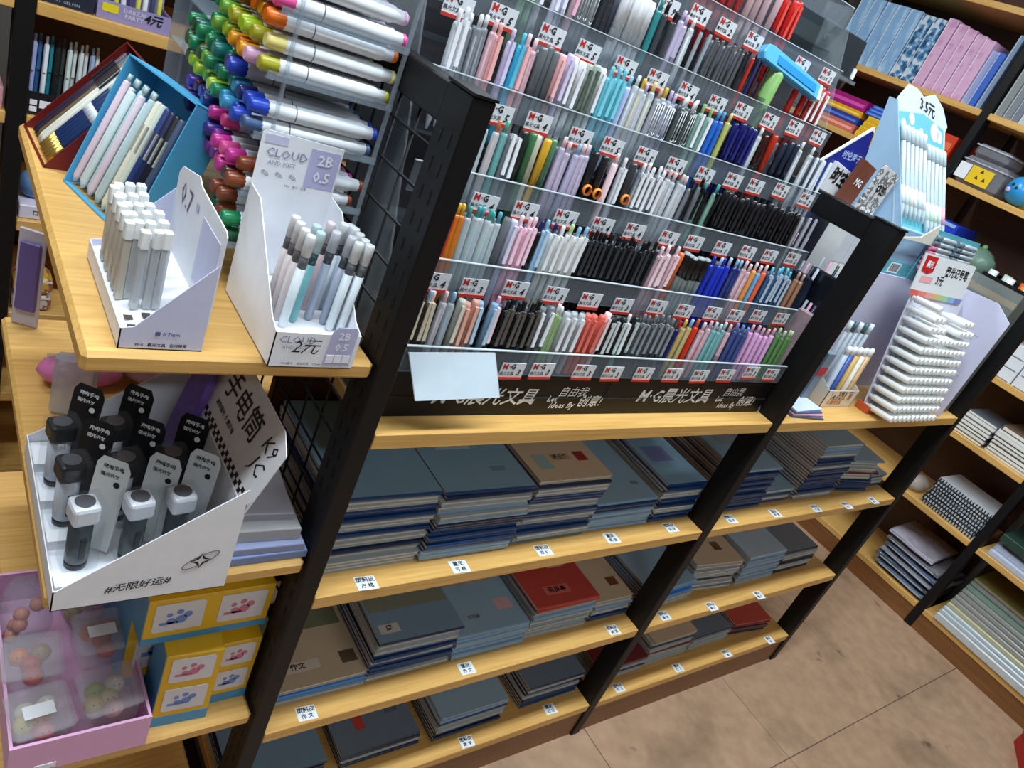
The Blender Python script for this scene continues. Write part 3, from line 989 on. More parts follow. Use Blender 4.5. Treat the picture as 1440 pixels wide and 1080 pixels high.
# ---- lavender box of white mechanical pencils (opens towards the left end)
x0, x1, y0, y1, zb = -.307, -.229, .013, .2, E1 + .0005
B1 = put('pencil_display_box', None, loc=(x0, y0, zb), label='lavender and white card display box marked 0.7, full of white mechanical pencils', cat='display box')
w, d = x1 - x0, y1 - y0
for yy in (0, d):
    part('side_panel', MB().prism([(0, 0), (w, 0), (w, .098), (.012, .0245), (0, .0225)], yy, yy + .0012, 1), LAV2, B1)
part('front_panel', MB().box(0, .0012, 0, d, 0, .0225), CARD, B1)
part('floor_panel', MB().box(0, w, 0, d, 0, .001), CARD, B1)
part('tray', MB().prism([(0.002, .013), (w, .03), (w, .032), (0.002, .015)], .002, d - .001, 1), CARD, B1)
hd = part('header', MB().prism([(0, .03), (d, .03), (d, .118), (d - .01, .128), (.115, .142), (.10, .136), (.005, .132), (0, .128)], w, w + .0012, 0), CARD, B1)
put('print', MB().box(-.0008, 0, .012, .075, .045, .115).mesh('print', LAV2), hd, (w, 0, 0))
letter(hd, '0.7', .036, mat((92, 92, 128), .5), (w, d - .045, .105), (0, -1, 0), (-1, 0, 0), .0)
letter(hd, '■', .012, LAV, (w, .10, .112), (0, -1, 0), (-1, 0, 0))
letter(B1, '■ 0.7mm', .006, mat((96, 96, 150), .5), (w * .55, 0, .018), (1, 0, 0), (0, -1, 0))
letter(B1, 'M·G   晨光文具   自动铅笔', .0042, INK, (w * .5, 0, .005), (1, 0, 0), (0, -1, 0))
mb = MB()
holes = []
caps = [(580, 30), (660, 30), (722, 40), (782, 55), (578, 80), (672, 85), (738, 98), (795, 105), (640, 135), (708, 140), (770, 155), (828, 165), (660, 185), (732, 195), (810, 205), (880, 215),
        (692, 235), (770, 245), (835, 260), (905, 270), (808, 305), (880, 318), (930, 330)]
pm = [('cap', MB().box(-.0045, .0045, -.0045, .0045, .066, .085).mesh('cap', mat((240, 242, 240), .35), .0012)),
      ('lead_tube', MB().box(-.0016, .0016, -.0016, .0016, .006, .066).mesh('lead_tube', mat((60, 60, 64), .4)))]
pb1 = MB().box(-.0038, .0038, -.0038, .0038, 0, .066).mesh('barrel', mat((214, 218, 218), .12, trans=.35), .0008)
pb2 = MB().box(-.0038, .0038, -.0038, .0038, 0, .066).mesh('barrel', mat((216, 206, 190), .2, trans=.25), .0008)
for i, (cx, cy) in enumerate(caps):
    p = on((cx / 4, 270 + cy / 4), 2, 1.205)
    px_ = min(max(p.x, x0 + .009), x1 - .006)
    zt = zb + .015 + (px_ - x0) / w * .017 + .001
    tan = i in (0, 4, 8, 12, 16)
    o = put('mechanical_pencil', pb2 if tan else pb1, loc=(px_, p.y, zt), rot=(0, 0, .06), cat='pencil', group='tan pencils in the 0.7 box' if tan else 'clear pencils in the 0.7 box',
            label=('tan' if tan else 'clear') + ' white-capped mechanical pencil, %s in row %s from the back of the 0.7 box' % (NTHS[i % 4], NTHS[i // 4]))
    for n, m in pm:
        put(n, m, o)
hm_ = MB()
for gx in (.012, .028, .045, .062):
    for gy in (.01, .028, .15, .168):
        z = .015 + gx / w * .017 + .0012
        hm_.box(gx - .004, gx + .004, gy - .004, gy + .004, z, z + .0003)
part('tray_holes', hm_, mat((70, 64, 60), .9), B1, kind='stuff')

# ---- white box of pastel pencils marked CLOUD 2B 0.5
x0, x1, y0, y1 = -.168, -.072, -.011, .15
B2 = put('pencil_display_box', None, loc=(x0, y0, zb), label='white card display box marked 2B 0.5 with a handwritten price', cat='display box')
w, d = x1 - x0, y1 - y0
for xx in (0, w):
    part('side_panel', MB().prism([(0, 0), (d, 0), (d, .138), (.125, .135), (.02, .05), (0, .043)], xx, xx + .0012, 0), CARD, B2)
fp = part('front_panel', MB().box(0, w, 0, .0012, 0, .043), CARD, B2)
part('floor_panel', MB().box(0, w, 0, d, 0, .001), CARD, B2)
part('tray', MB().box(.002, w - .001, .004, d - .002, .026, .0275), CARD, B2)
bp = part('header', MB().prism([(0, .0), (w, .0), (w, .196), (.004, .2), (0, .196)], d, d + .0012, 1), CARD, B2)
f_ = (0, -1, 0)
put('print', MB().box(.058, .094, -.0004, 0, .145, .19).mesh('print', LAV), bp, (0, d, 0))
put('print', MB().box(.004, .03, -.0004, 0, .186, .196).mesh('print', LAV2), bp, (0, d, 0))
letter(bp, 'CLOUD', .014, GREYT, (.032, d, .176), (1, 0, 0), f_, .01)
letter(bp, 'AND MIST', .007, GREYT, (.028, d, .165), (1, 0, 0), f_, .0)
letter(bp, '2B', .017, CARD, (.077, d - .0005, .178), (1, 0, 0), f_, .02)
letter(bp, '0.5', .017, CARD, (.077, d - .0005, .158), (1, 0, 0), f_, .02)
for i, g in enumerate('♪∂∽'):
    letter(bp, '✎', .010, mat((90, 90, 100), .5), (.012 + .016 * i, d, .152), (1, 0, 0), f_, .0)
letter(bp, 'M·G   晨光   铅笔', .0035, INK, (.05, d, .141), (1, 0, 0), f_, .0)
put('print', MB().prism([(.060, .004), (.092, .004), (.092, .049), (.089, .053), (.067, .053), (.062, .046)], -.0008, 0, 1).mesh('print', LAV), fp)
letter(fp, '2B', .013, CARD, (.077, -.0008, .042), (1, 0, 0), f_, .02)
letter(fp, '0.5', .013, CARD, (.077, -.0008, .028), (1, 0, 0), f_, .02)
for i in range(3):
    put('print', MB().box(.0625 + .0098 * i, .0710 + .0098 * i, -.0011, -.0008, .008, .018).mesh('print', CARD), fp)
letter(fp, 'CLOUD', .012, GREYT, (.026, 0, .034), (1, 0, 0), f_, .01)
letter(fp, 'AND MIST', .006, GREYT, (.024, 0, .025), (1, 0, 0), f_, .0)
letter(fp, '2元', .021, INK, (.036, -.0006, .026), (1, 0, 0), f_, .0, .25)
letter(fp, 'M·G晨光    自动铅笔    0.5mm    2B', .0035, INK, (.04, 0, .005), (1, 0, 0), f_, .0)
pens2 = [(190, 175, 0), (217, 210, 0), (243, 248, 0), (275, 285, 1), (308, 225, 2), (330, 265, 2), (390, 210, 3), (420, 262, 4), (465, 215, 1), (500, 222, 4), (525, 240, 1), (556, 272, 1), (590, 308, 1), (622, 340, 1), (508, 290, 4), (545, 325, 1)]
P2C = [((196, 184, 182), 'warm grey'), ((206, 214, 218), 'white'), ((112, 172, 178), 'teal'), ((214, 182, 186), 'pink'), ((160, 168, 186), 'blue-grey')]
_p2 = []
for c, nme in P2C:
    _p2.append((MB().lathe([(.0035, 0), (.0048, .004), (.0052, .072)], 10).mesh('barrel', mat(c, .35)),
                MB().lathe([(.0048, .072), (.0048, .086)], 10).mesh('band', mat(tuple(int(q * .45) for q in c), .3)),
                MB().lathe([(.0053, .086), (.0055, .108), (.0046, .110)], 10).mesh('cap', mat(tuple(min(240, int(q * .4 + 140)) for q in c), .35))))
for pi_, (cx, cy, ci) in enumerate(pens2):
    p = on((360 + cx / 4, 270 + cy / 4), 2, 1.245)
    a, b, c = _p2[ci]
    o = put('mechanical_pencil', a, loc=(min(max(p.x, x0 + .008), x1 - .008), max(p.y, y0 + .01), zb + .0278 - .0), rot=(0, .05, 0), label=P2C[ci][1] + ' capped pencil in the 2B 0.5 box, %s of its colour from left' % NTHS[sorted([q[0] for q in pens2 if q[2] == ci]).index(cx)], cat='pencil', group=P2C[ci][1] + ' pencils in the 2B 0.5 box')
    put('band', b, o)
    put('cap', c, o)


# ---- leaning trays: sky blue and dark red
def tray(name, label, p, width, height, depth, ang, m, tilt=.0):
    """open tray facing -X, leaning back; p = lower far corner"""
    t = put(name, None, loc=p, rot=(0, ang, tilt), label=label, cat='tray')
    # local: y from 0 to -width (towards the camera), z up the back, x = depth (back at depth)
    part('back_wall', MB().box(depth, depth + .002, -width, 0, 0, height), m, t)
    part('side_wall', MB().box(0, depth, -.002, 0, 0, height), m, t)
    part('side_wall', MB().box(0, depth, -width, -width + .002, 0, height), m, t)
    part('end_wall', MB().box(0, depth, -width, 0, height - .002, height), m, t)
    part('end_wall', MB().box(0, depth, -width, 0, 0, .002), m, t)
    return t


SKY = mat((84, 178, 226), .45)
DRED = mat((112, 22, 20), .5)
BT = tray('pen_tray', 'sky blue card tray leaning back, full of long pens', (-.306, .415, E1 + .001), .165, .185, .048, .33, SKY, .28)
RT = tray('pen_tray', 'dark red card tray leaning back with navy and gold pencils', (-.334, .60, E1 + .001), .15, .19, .046, .66, DRED, .06)


def in_tray(t, y, z0, ln, r, parts, label, group, x=.02, slant=0., cat='pen', name='long_pen'):
    base = t.matrix_local if False else Matrix.Translation(t.location) @ Euler(t.rotation_euler).to_matrix().to_4x4()
    M = base @ Matrix.Translation((x, y, z0)) @ Matrix.Rotation(slant, 4, 'X')
    o = put(name, MB().lathe([(r * .4, 0), (r, ln * .06), (r, ln), (r * .7, ln + .002)], 8).mesh('barrel', mat(parts[0], .35)), loc=M, label=label, cat=cat, group=group)
    for (n, a, b, rr, c, metal) in parts[1:]:
        put(n, (MB().box(-rr - .0016, -rr + .0006, -.0014, .0014, a, b) if n == 'clip' else MB().lathe([(rr, a), (rr, b)], 8)).mesh(n, mat(c, .3, metal)), o)
    return o


for i in range(7):
    c = [(232, 210, 222), (226, 232, 236), (214, 232, 232), (190, 216, 220), (232, 214, 226), (206, 226, 226), (190, 212, 216), (222, 232, 230), (240, 196, 214)][i]
    in_tray(BT, -.012 - .0105 * i, .008, .145 - .004 * (i % 3), .0048, [c, ('grip', .012, .03, .0045, (214, 60, 110) if i > 4 else (120, 180, 210), 0), ('top', .146, .156, .003, (190, 214, 214), 0)],
            NTHS[i] + ' pale pastel long pen from the far side of the sky blue tray', 'pastel pens in the sky blue tray', x=.006 + .004 * (i % 2), slant=.02)
for i in range(6):
    c = [(236, 232, 210), (214, 224, 210), (40, 62, 118), (30, 38, 78), (24, 26, 34), (70, 84, 110)][i]
    in_tray(BT, -.088 - .0112 * i, .006, .15, .005, [c, ('clip', .085, .12, .0052, (200, 200, 190), .3)], ['cream', 'pale green', 'royal blue', 'navy', 'black', 'slate'][i] + ' long pen in the sky blue tray', None, x=.008, slant=.01)
for i in range(5):
    c = [(46, 34, 60), (52, 40, 52), (110, 92, 70), (226, 222, 206), (228, 226, 214)][i]
    in_tray(RT, -.022 - .0115 * i, .008, .168, .005, [c, ('clip', .11, .15, .0056, (70, 66, 76), .4)], ['deep violet', 'dark plum', 'bronze', 'ivory', 'white'][i] + ' long pen in the dark red tray', None, x=.006)
for i in range(5):
    in_tray(RT, -.082 - .0115 * i, .008, .160, .005, [(24, 48, 92), ('ferrule', .0, .026, .0052, (214, 176, 90), .8), ('band', .075, .09, .0051, (206, 212, 222), .0), ('band', .12, .135, .0051, (206, 212, 222), 0), ('tip', .15, .168, .0045, (214, 180, 96), .7)],
            NTHS[i] + ' navy pencil with gold ferrule from the far side of the dark red tray', 'navy and gold pencils in the dark red tray', x=.006, cat='pencil', name='navy_pencil')

# ---------------------------------------------------------------- stand of coloured markers
MS = put('marker_stand', None, loc=(-.188, .156, E1), label='clear acrylic stand of white markers with coloured caps beside the wire mesh', cat='display stand')
TZ = [1.186, 1.252, 1.318, 1.383, 1.448, 1.512]
for z in TZ:
    part('shelf_sheet', MB().box(.012, .16, 0, .40, z - E1 - .016, z - E1 - .014), CLEAR2, MS)
    part('front_lip', MB().box(.012, .16, -.002, 0, z - E1 - .016, z - E1 - .008), CLEAR2, MS)
for xx in (.03, .1555):
    part('side_frame', MB().box(xx, xx + .003, -.003, .003, 0, .44), CLEAR2, MS)
    part('side_frame', MB().box(xx, xx + .003, .394, .400, 0, .44), CLEAR2, MS)
part('back_sheet', MB().box(.012, .158, .401, .404, 0, .44), CLEAR2, MS)
MBAR = MB().lathe([(.0088, .0195), (.0096, .021), (.0096, .132), (.0078, .136), (.0074, .146)], 12).mesh('barrel', mat((232, 236, 240), .3))
MLINE = MB().lathe([(.0098, .05), (.0098, .0512)], 12, caps=False).mesh('seam', mat((90, 96, 104), .5))
_mc = {}


def marker(y, z, col, cname, dx=0., where=''):
    if col not in _mc:
        _mc[col] = (MB().lathe([(.0066, 0), (.0084, .003), (.0092, .020), (.0088, .021)], 10).mesh('cap', mat(col, .3)),
                    MB().lathe([(.0075, .1455), (.0075, .150), (.006, .152)], 10).mesh('end_plug', mat(col, .35)))
    M = Matrix.Translation((-.188 + dx, y, z)) @ Matrix.Rotation(PI / 2, 4, 'Y')
    o = put('marker', MBAR, loc=M, label='white marker with %s cap, %s' % (cname, where), cat='marker', group='markers with %s caps' % cname)
    put('cap', _mc[col][0], o)
    put('end_plug', _mc[col][1], o)
    put('seam', MLINE, o)


MC = {'orange': (226, 108, 16), 'amber': (232, 160, 30), 'pale yellow': (240, 226, 140), 'olive': (170, 166, 40), 'lime': (166, 196, 40), 'leaf green': (112, 170, 60), 'green': (20, 130, 80), 'dark green': (26, 84, 52), 'teal': (16, 112, 110),
      'light blue': (60, 150, 200), 'blue': (36, 70, 190), 'navy': (34, 44, 110), 'slate blue': (70, 96, 140), 'violet': (72, 44, 140), 'purple': (130, 50, 150), 'magenta': (206, 50, 150), 'pink': (238, 90, 160), 'brown': (130, 62, 30),
      'dark brown': (86, 40, 30), 'plum': (84, 30, 70), 'pale pink': (230, 180, 214), 'lilac': (210, 190, 226)}
RUNS = [  # z of the row, colours from near to far
    (TZ[5] + .000, 'lilac pale_pink lilac pale_pink lilac'), (TZ[4] + .022, 'pale_pink lilac pale_pink lilac'), (TZ[4], 'pink pale_pink lilac pink'),
    (TZ[3] + .046, 'orange orange amber orange brown orange amber amber'), (TZ[3] + .023, 'pale_yellow olive lime lime olive lime leaf_green dark_green green dark_green green'), (TZ[3], 'olive pale_pink amber orange amber olive lime leaf_green green'),
    (TZ[2] + .040, '- - - blue navy green teal teal green green green teal dark_green green'), (TZ[2] + .020, 'blue blue navy light_blue teal green teal green leaf_green dark_green orange green dark_green dark_green'),
    (TZ[2], 'slate_blue blue blue light_blue light_blue green lime lime leaf_green lime leaf_green lime dark_green'),
    (TZ[1] + .040, '- - - - pink magenta - navy slate_blue violet plum violet'), (TZ[1] + .020, 'brown magenta pink magenta purple violet pink violet violet violet navy violet violet'), (TZ[1], 'brown dark_brown magenta pink purple purple plum violet navy'),
    (TZ[0] + .040, '- brown brown'), (TZ[0] + .020, 'green brown dark_green'), (TZ[0], 'dark_green green brown')]
for ri, (z, s) in enumerate(RUNS):
    for i, c in enumerate(s.split()):
        if c == '-':
            continue
        c = c.replace('_', ' ')
        marker(.168 + .0205 * i + random.uniform(-.001, .001), z - .004, MC[c], c, random.uniform(-.006, .008), '%s from the front in the stand\'s %s row down' % (NTHS[i], NTHS[ri]))

# ---------------------------------------------------------------- second end shelf: torches in a white box
zb = E2 + .0005
FB = put('torch_display_box', None, loc=(-.336, -.018, zb), label='white card display box of small torches with checkered header', cat='display box')
w, d = .186, .275
DK = mat((60, 58, 56), .7)
for yy in (0, d):
    sp = part('side_panel', MB().prism([(0, 0), (w, 0), (w, .157), (.004, .031), (0, .03)], yy, yy + .0014, 1), CARD, FB)
    if yy == 0:
        letter(sp, '#无限好运#', .0135, INK, (.085, 0, .024), (1, .0, .05), (0, -1, 0), .012, .2)
        letter(sp, '✧', .03, INK, (.15, 0, .05), (1, 0, 0), (0, -1, 0), .0)
        sp2 = put('print', MB().path([(.15 + .02 * math.cos(a * PI / 8), -.0004, .052 + .008 * math.sin(a * PI / 8) + .01 * math.cos(a * PI / 8)) for a in range(17)], .0004, 4).mesh('print', INK), sp)
part('front_panel', MB().box(0, .0014, 0, d, 0, .03), CARD, FB)
part('floor_panel', MB().box(0, w, 0, d, 0, .001), CARD, FB)
part('tray', MB().box(.003, w, .003, d - .002, .018, .02), CARD, FB)
mb = MB()
for i in range(4):
    mb.box(.002, .022, .0695 * i + .003, .0695 * i + .022, .02, .034)
part('tray_ledges', mb, CARD, FB)
M = Matrix.Translation((w, 0, .12)) @ Matrix.Rotation(.35, 4, 'Y')
hd = part('header', MB().prism([(0, 0), (d, 0), (d, .105), (.03, .105), (0, .09)], 0, .0014, 0), mat((222, 220, 222), .5), FB, loc=M)
part('back_panel', MB().box(w, w + .0014, 0, d, 0, .122), CARD, FB)
letter(hd, '手电筒', .042, INK, (0, .13, .066), (0, -1, 0), (-1, 0, 0), .01)
letter(hd, 'K9\nJC', .03, INK, (0, .035, .06), (0, -1, 0), (-1, 0, 0), .0, .3)
letter(hd, '迷你强光  便携手电', .0085, INK, (0, .15, .034), (0, -1, 0), (-1, 0, 0), .02)
ck = MB()
for i in range(38):
    for j in range(2):
        if (i + j) % 2 == 0:
            ck.box(-.0005, 0, .004 + i * .007, .011 + i * .007, .004 + j * .006, .010 + j * .006)
put('checker_strip', ck.mesh('checker_strip', INK), hd, kind='stuff')


def torch(x, y, dark, label, card_dark, face):
    zz = zb + .0205
    t = put('torch', None, loc=(x, y, zz), rot=.15, label=label, cat='torch')
    body = (204, 206, 214) if dark else (52, 62, 66)
    head = (18, 18, 20) if dark else (222, 224, 230)
    put('barrel', MB().lathe([(.0115, .0), (.0115, .008), (.0125, .010), (.0125, .072)], 14).mesh('barrel', mat(body, .2)), t)
    put('tail', MB().lathe([(.0118, 0), (.0122, .009)], 14).mesh('tail', mat((16, 18, 20), .3)), t)
    hh = put('head', MB().box(-.0145, .0145, -.0145, .0145, .068, .094).mesh('head', mat(head, .25), .005, 2), t)
    put('lens', MB().lathe([(.0105, .0941), (.0105, .0948)], 16).mesh('lens', mat((96, 98, 106), .1, .3)), hh)
    put('switch', MB().box(-.003, .003, -.0155, -.012, .02, .05).mesh('switch', mat((12, 12, 14), .4)), t)
    cm = mat((22, 22, 24), .4) if card_dark else mat((214, 216, 216), .45)
    tm = WHITE if card_dark else INK
    c = put('hang_card', MB().prism([(-.019, 0), (.019, 0), (.02, .108), (.015, .117), (-.013, .117), (-.019, .106)], 0, .001, 0).mesh('hang_card', cm), t, (.021, .016, .004), (0, .22, .75))
    letter(c, '充电手电', .0062, tm, (0, -.0, .106), (0, -1, 0), (-1, 0, 0), .02)
    letter(c, '强光远射', .0055, tm, (0, .002, .096), (0, -1, 0), (-1, 0, 0), .02)
    letter(c, '●', .010, tm, (0, -.008, .086), (0, -1, 0), (-1, 0, 0), .0)
    put('blister', MB().box(-.017, .020, -.017, .017, .0, .098).mesh('blister', mat((230, 236, 240), .04, trans=.975), .004), t)
    return t


torch(-.313, .175, True, 'white torch with black head at the far left corner of the box', True, 0)
torch(-.312, .102, True, 'white torch with black head in the middle of the left column', True, 0)
torch(-.308, .03, False, 'dark torch with white head at the near left corner of the box', False, 0)
torch(-.252, .032, False, 'dark torch with white head in the second column of the box', False, 0)
torch(-.205, .036, False, 'dark torch with white head in the third column, half hidden by its neighbour', False, 0)
torch(-.255, .175, True, 'black-carded torch at the back behind the left column', True, 0)
torch(-.255, .104, True, 'black-carded torch in the middle of the box', True, 0)
torch(-.2, .11, True, 'black-carded torch in front of the header', True, 0)
pz = put('purple_pouch', MB().prism([(-.02, 0), (.02, 0), (.024, .13), (.018, .17), (-.016, .17), (-.024, .13)], 0, .012, 0).mesh('purple_pouch', mat((120, 92, 180), .2, trans=.15, var=.4, scale=60), .003), loc=(-.19, .195, zb + .021), rot=(0, .25, .2), label='purple glitter blister pack leaning in the torch box', cat='pack')

# white pads and envelopes beside the torch box
zz = E2 + .0005
for i, (c, lab, th, dy) in enumerate((((150, 170, 220), 'blue-edged paper pad at the bottom of the pile beside the corner post', .014, 0), ((176, 186, 226), 'lilac-blue paper pad second in the pile beside the corner post', .012, .002),
                                      ((212, 212, 214), 'grey-white notepad third in the pile beside the corner post', .02, .012), ((196, 196, 206), 'white sheet pad on top of the pile beside the corner post', .012, .03))):
    w_ = .104 - .006 * i
    o = put('paper_pad', MB().box(-w_ / 2, w_ / 2, 0, .2, 0, th).mesh('paper_pad', mat(c, .7), .0008), loc=(-.083 - .004 * i, .012 + dy, zz), rot=-.03 * i, label=lab, cat='pad')
    put('binding', MB().box(-w_ / 2 - .0004, w_ / 2 + .0004, -.0006, .006, 0.001, th - .002).mesh('binding', mat(tuple(int(q * .8) for q in c), .5)), o)
    zz += th + .0004
# pink pouch and purple packs deeper on the shelf
for x, y, sx, sy, sz, c, lab in ((-.25, .42, .06, .035, .05, (214, 120, 170), 'pink soft pouch behind the torch box'), (-.15, .45, .05, .06, .06, (206, 170, 214), 'lilac soft pouch deeper behind the torch box')):
    o = put('pouch', MB().blob((0, 0, sz / 2), (sx, sy, sz / 2), 12, 8, jit=.06).mesh('pouch', mat(c, .25, var=.15)), loc=(x, y, E2 + .0005), label=lab, cat='pouch')
    put('seal_strip', MB().box(-sx * .8, sx * .8, -.002, .002, sz * .93, sz * 1.06).mesh('seal_strip', CLEAR2), o)

# ---------------------------------------------------------------- lowest end shelf: toy boxes, pink crate of tubs
zb = E3 + .0005
YEL2, TBL = mat((232, 184, 34), .45), mat((70, 150, 200), .45)
PANEL = mat((222, 220, 226), .5)


def toy_box(label, x0, x1, y0, y1, z0, z1, grid, rot=0.):
    t = put('toy_box', None, loc=(x0, y0, z0), rot=rot, label=label, cat='box')
    w, d, h = x1 - x0, y1 - y0, z1 - z0
    part('carton', MB().box(0, w, 0, d, 0, h), YEL2, t, bevel=.001)
    part('blue_stripe', MB().box(.0, w, -.0006, 0, 0, h * .14), TBL, t)
    part('blue_corner', MB().box(-.0006, 0, 0, d, 0, h), TBL, t)
    nx, nz = grid
    for i in range(nx):
        for j in range(nz):
            cx, cz = w * (i + .5) / nx, h * .16 + h * .84 * (j + .5) / nz
            hw, hh = w / nx * .38, h * .84 / nz * .38
            p = part('picture', MB().prism([(cx - hw, cz - hh + .004), (cx - hw + .004, cz - hh), (cx + hw, cz - hh), (cx + hw, cz + hh - .004), (cx + hw - .004, cz + hh), (cx - hw, cz + hh)], -.001, -.0004, 1), PANEL, t)
            q = MB()
            for a, b, r in ((-.3, -.25, .22), (.1, -.2, .3), (.35, .1, .22), (0, .35, .18), (-.4, .2, .15)):
                q.lathe([(r * hh, 0), (r * hh, .0003)], 10, M=Matrix.Translation((cx + a * hw, -.001, cz + b * hh)) @ Matrix.Rotation(PI / 2, 4, 'X'))
            q.box(cx - hw * .75, cx, -.0013, -.001, cz - hh * .5, cz - hh * .3)
            put('toy_print', q.mesh('toy_print', mat((206, 120, 150), .5) if (i + j) % 2 else mat((110, 140, 206), .5)), p)
    return t


toy_box('yellow and blue toy carton standing in front, slightly turned, with two toy pictures', -.178, -.1, .024, .085, zb, zb + .152, (1, 2), -.06)
toy_box('yellow toy carton lower at the back beside the corner post', -.098, -.036, .04, .2, zb, zb + .135, (1, 2))
toy_box('yellow and blue toy carton lying on top of the other two', -.208, -.036, .05, .24, zb + .1535, zb + .238, (2, 1))
toy_box('yellow toy carton behind the front one, under the top one', -.208, -.1, .1, .24, zb, zb + .153, (1, 1))
PKB = put('pink_crate', None, loc=(-.353, .0, zb), label='pale pink open card crate holding clear tubs of erasers', cat='crate')
PKM = mat((222, 170, 206), .5)
w, d, h = .166, .30, .062
part('wall', MB().box(0, w, 0, .004, 0, h), PKM, PKB)
part('wall', MB().box(0, w, d - .004, d, 0, h), PKM, PKB)
part('wall', MB().box(0, .004, .004, d - .004, 0, h), PKM, PKB)
part('wall', MB().box(w - .004, w, .004, d - .004, 0, h), PKM, PKB)
part('bottom', MB().box(.004, w - .004, .004, d - .004, 0, .003), PKM, PKB)
part('tag', MB().box(.03, .055, -.0006, 0, .004, .014), CARD, PKB)
TUB = mat((236, 238, 240), .06, trans=.85)


def tub(x, y, z, label, cols, sticker=False, rot=0.):
    t = put('clear_tub', None, loc=(x, y, z), rot=rot, label=label, cat='tub')
    part('body', MB().prism([(-.033, -.033), (.033, -.033), (.035, .033), (-.035, .033)], 0, .042, 2), TUB, t, bevel=.006)
    part('lid', MB().box(-.037, .037, -.037, .037, .042, .049), TUB, t, bevel=.005)
    for i, c in enumerate(cols):
        a = i * 2.4
        rr = .019 if i else 0
        e = part('eraser', MB().blob((rr * math.cos(a), rr * math.sin(a), .026 + .004 * (i % 2)), (.0138, .013, .0125), 10, 6), mat(c, .4), t)
        q = MB()
        for s in (-1, 1):
            q.blob((rr * math.cos(a) + s * .0035, rr * math.sin(a) - .008, .034 + .004 * (i % 2)), .0014, 5, 3)
        put('face', q.mesh('face', INK), e)
    if sticker:
        part('sticker', MB().box(-.02, .016, -.012, .008, .0491, .0495), CARD, t)
    return t


tub(-.316, .045, zb + .022, 'clear tub of orange and white erasers with paper slip, front left of the pink crate', [(232, 150, 40), (236, 226, 206), (226, 120, 130), (232, 214, 190), (222, 200, 120)], True, .1)
tub(-.234, .05, zb + .03, 'clear tub of green and pastel erasers, front right of the pink crate', [(240, 214, 160), (150, 160, 40), (232, 170, 170), (236, 220, 210), (222, 190, 110)], False, .12)
tub(-.318, .128, zb + .03, 'clear tub of red and orange erasers, back left of the pink crate', [(214, 70, 60), (232, 130, 50), (214, 90, 80), (180, 150, 110)], False, -.05)
tub(-.232, .135, zb + .05, 'clear tub of red erasers with white label, back right of the pink crate', [(200, 60, 56), (206, 90, 66), (190, 70, 60), (206, 120, 80)], True, .05)
for x, y, z, c, lab in ((-.318, .215, .02, (206, 130, 110), 'crumpled clear bag of red sweets at the back of the pink crate'), (-.24, .235, .02, (190, 170, 120), 'crumpled clear bag of tan sweets at the back of the pink crate')):
    o = put('clear_bag', MB().blob((0, 0, .06), (.036, .045, .06), 12, 8, jit=.14).mesh('clear_bag', mat((214, 220, 226), .08, trans=.85)), loc=(x, y, zb + z - .012), label=lab, cat='bag')
    for i in range(5):
        put('sweet', MB().blob((random.uniform(-.02, .02), random.uniform(-.02, .02), .03 + .012 * i), .011, 8, 5).mesh('sweet', mat(c, .4)), o)

# ================================================================ far bay, top board
zb = Z1 + .0005
f_ = (0, -1, 0)
# ---- open white carton
CT = put('white_carton', None, loc=(1.21, .15, zb), label='large open white carton standing on the top board of the far bay', cat='carton')
w, h = .49, .30
CARTM = mat((200, 200, 222), .6)
part('back_board', MB().box(0, w, 0, .003, 0, h), CARTM, CT)
part('top_flap', MB().box(0, w, 0, .15, h, h + .003), CARTM, CT)
part('side_board', MB().prism([(-.142, 0), (.15, 0), (.15, h), (-.09, h + .02), (-.142, h - .01)], w, w + .003, 0), CARTM, CT)
part('side_board', MB().prism([(0, 0), (.15, 0), (.15, h), (0, h)], 0, .003, 0), CARTM, CT)
part('fold_crease', MB().box(w - .0006, w, -.12, -.02, .115, .1165), mat((160, 160, 184), .7), CT)
part('fold_crease', MB().box(w - .0006, w, -.10, -.01, .225, .2265), mat((160, 160, 184), .7), CT)

# ---- leaning ladder of white correction pens
LD = put('correction_pen_stand', None, loc=(1.335, .03, zb), label='leaning white rack of capped correction pens with a red-badged price card', cat='display rack')
LA = math.atan2(.062, .30)
ML = Matrix.Rotation(-LA, 4, 'X')
part('backing', MB().box(-.005, .285, .012, .014, 0, .3), mat((206, 206, 222), .5), LD, loc=ML)
part('foot', MB().box(-.01, .27, -.004, .03, 0, .018), mat((186, 84, 40), .5), LD)
cardp = part('price_card', MB().prism([(-.022, .305), (.262, .305), (.262, .39), (-.022, .39)], .010, .0125, 1), mat((214, 216, 216), .5), LD, loc=ML)
put('red_badge', MB().prism([(-.012, .35), (.02, .345), (.045, .352), (.045, .386), (-.012, .386)], .0088, .0098, 1).mesh('red_badge', mat((190, 26, 30), .4)), cardp)
letter(cardp, '晨光', .018, WHITE, (.017, .0088, .366), (1, 0, 0), f_, .02)
letter(cardp, '3元', .026, INK, (.10, .010, .335), (1, 0, 0), f_, .02)
letter(cardp, '荧光记号笔', .026, INK, (.175, .010, .36), (1, 0, 0), f_, .02)
put('print', MB().box(.0, .06, .0094, .0099, .325, .34).mesh('print', mat((226, 160, 166), .5)), cardp)
RB = [(206, 90, 80), (214, 120, 110), (220, 150, 140), (200, 180, 110), (150, 190, 140), (130, 170, 206), (110, 120, 180)]
for i, c in enumerate(RB):
    put('rainbow_strip', MB().box(-.022 + .0405 * i, -.022 + .0405 * (i + 1), .0094, .0099, .292, .305).mesh('rainbow_strip', mat(c, .5)), cardp)
WPEN = MB().lathe([(.0056, 0), (.0056, .008), (.0078, .009), (.0082, .068), (.0070, .072)], 12).mesh('correction_pen', mat((238, 241, 238), .3))
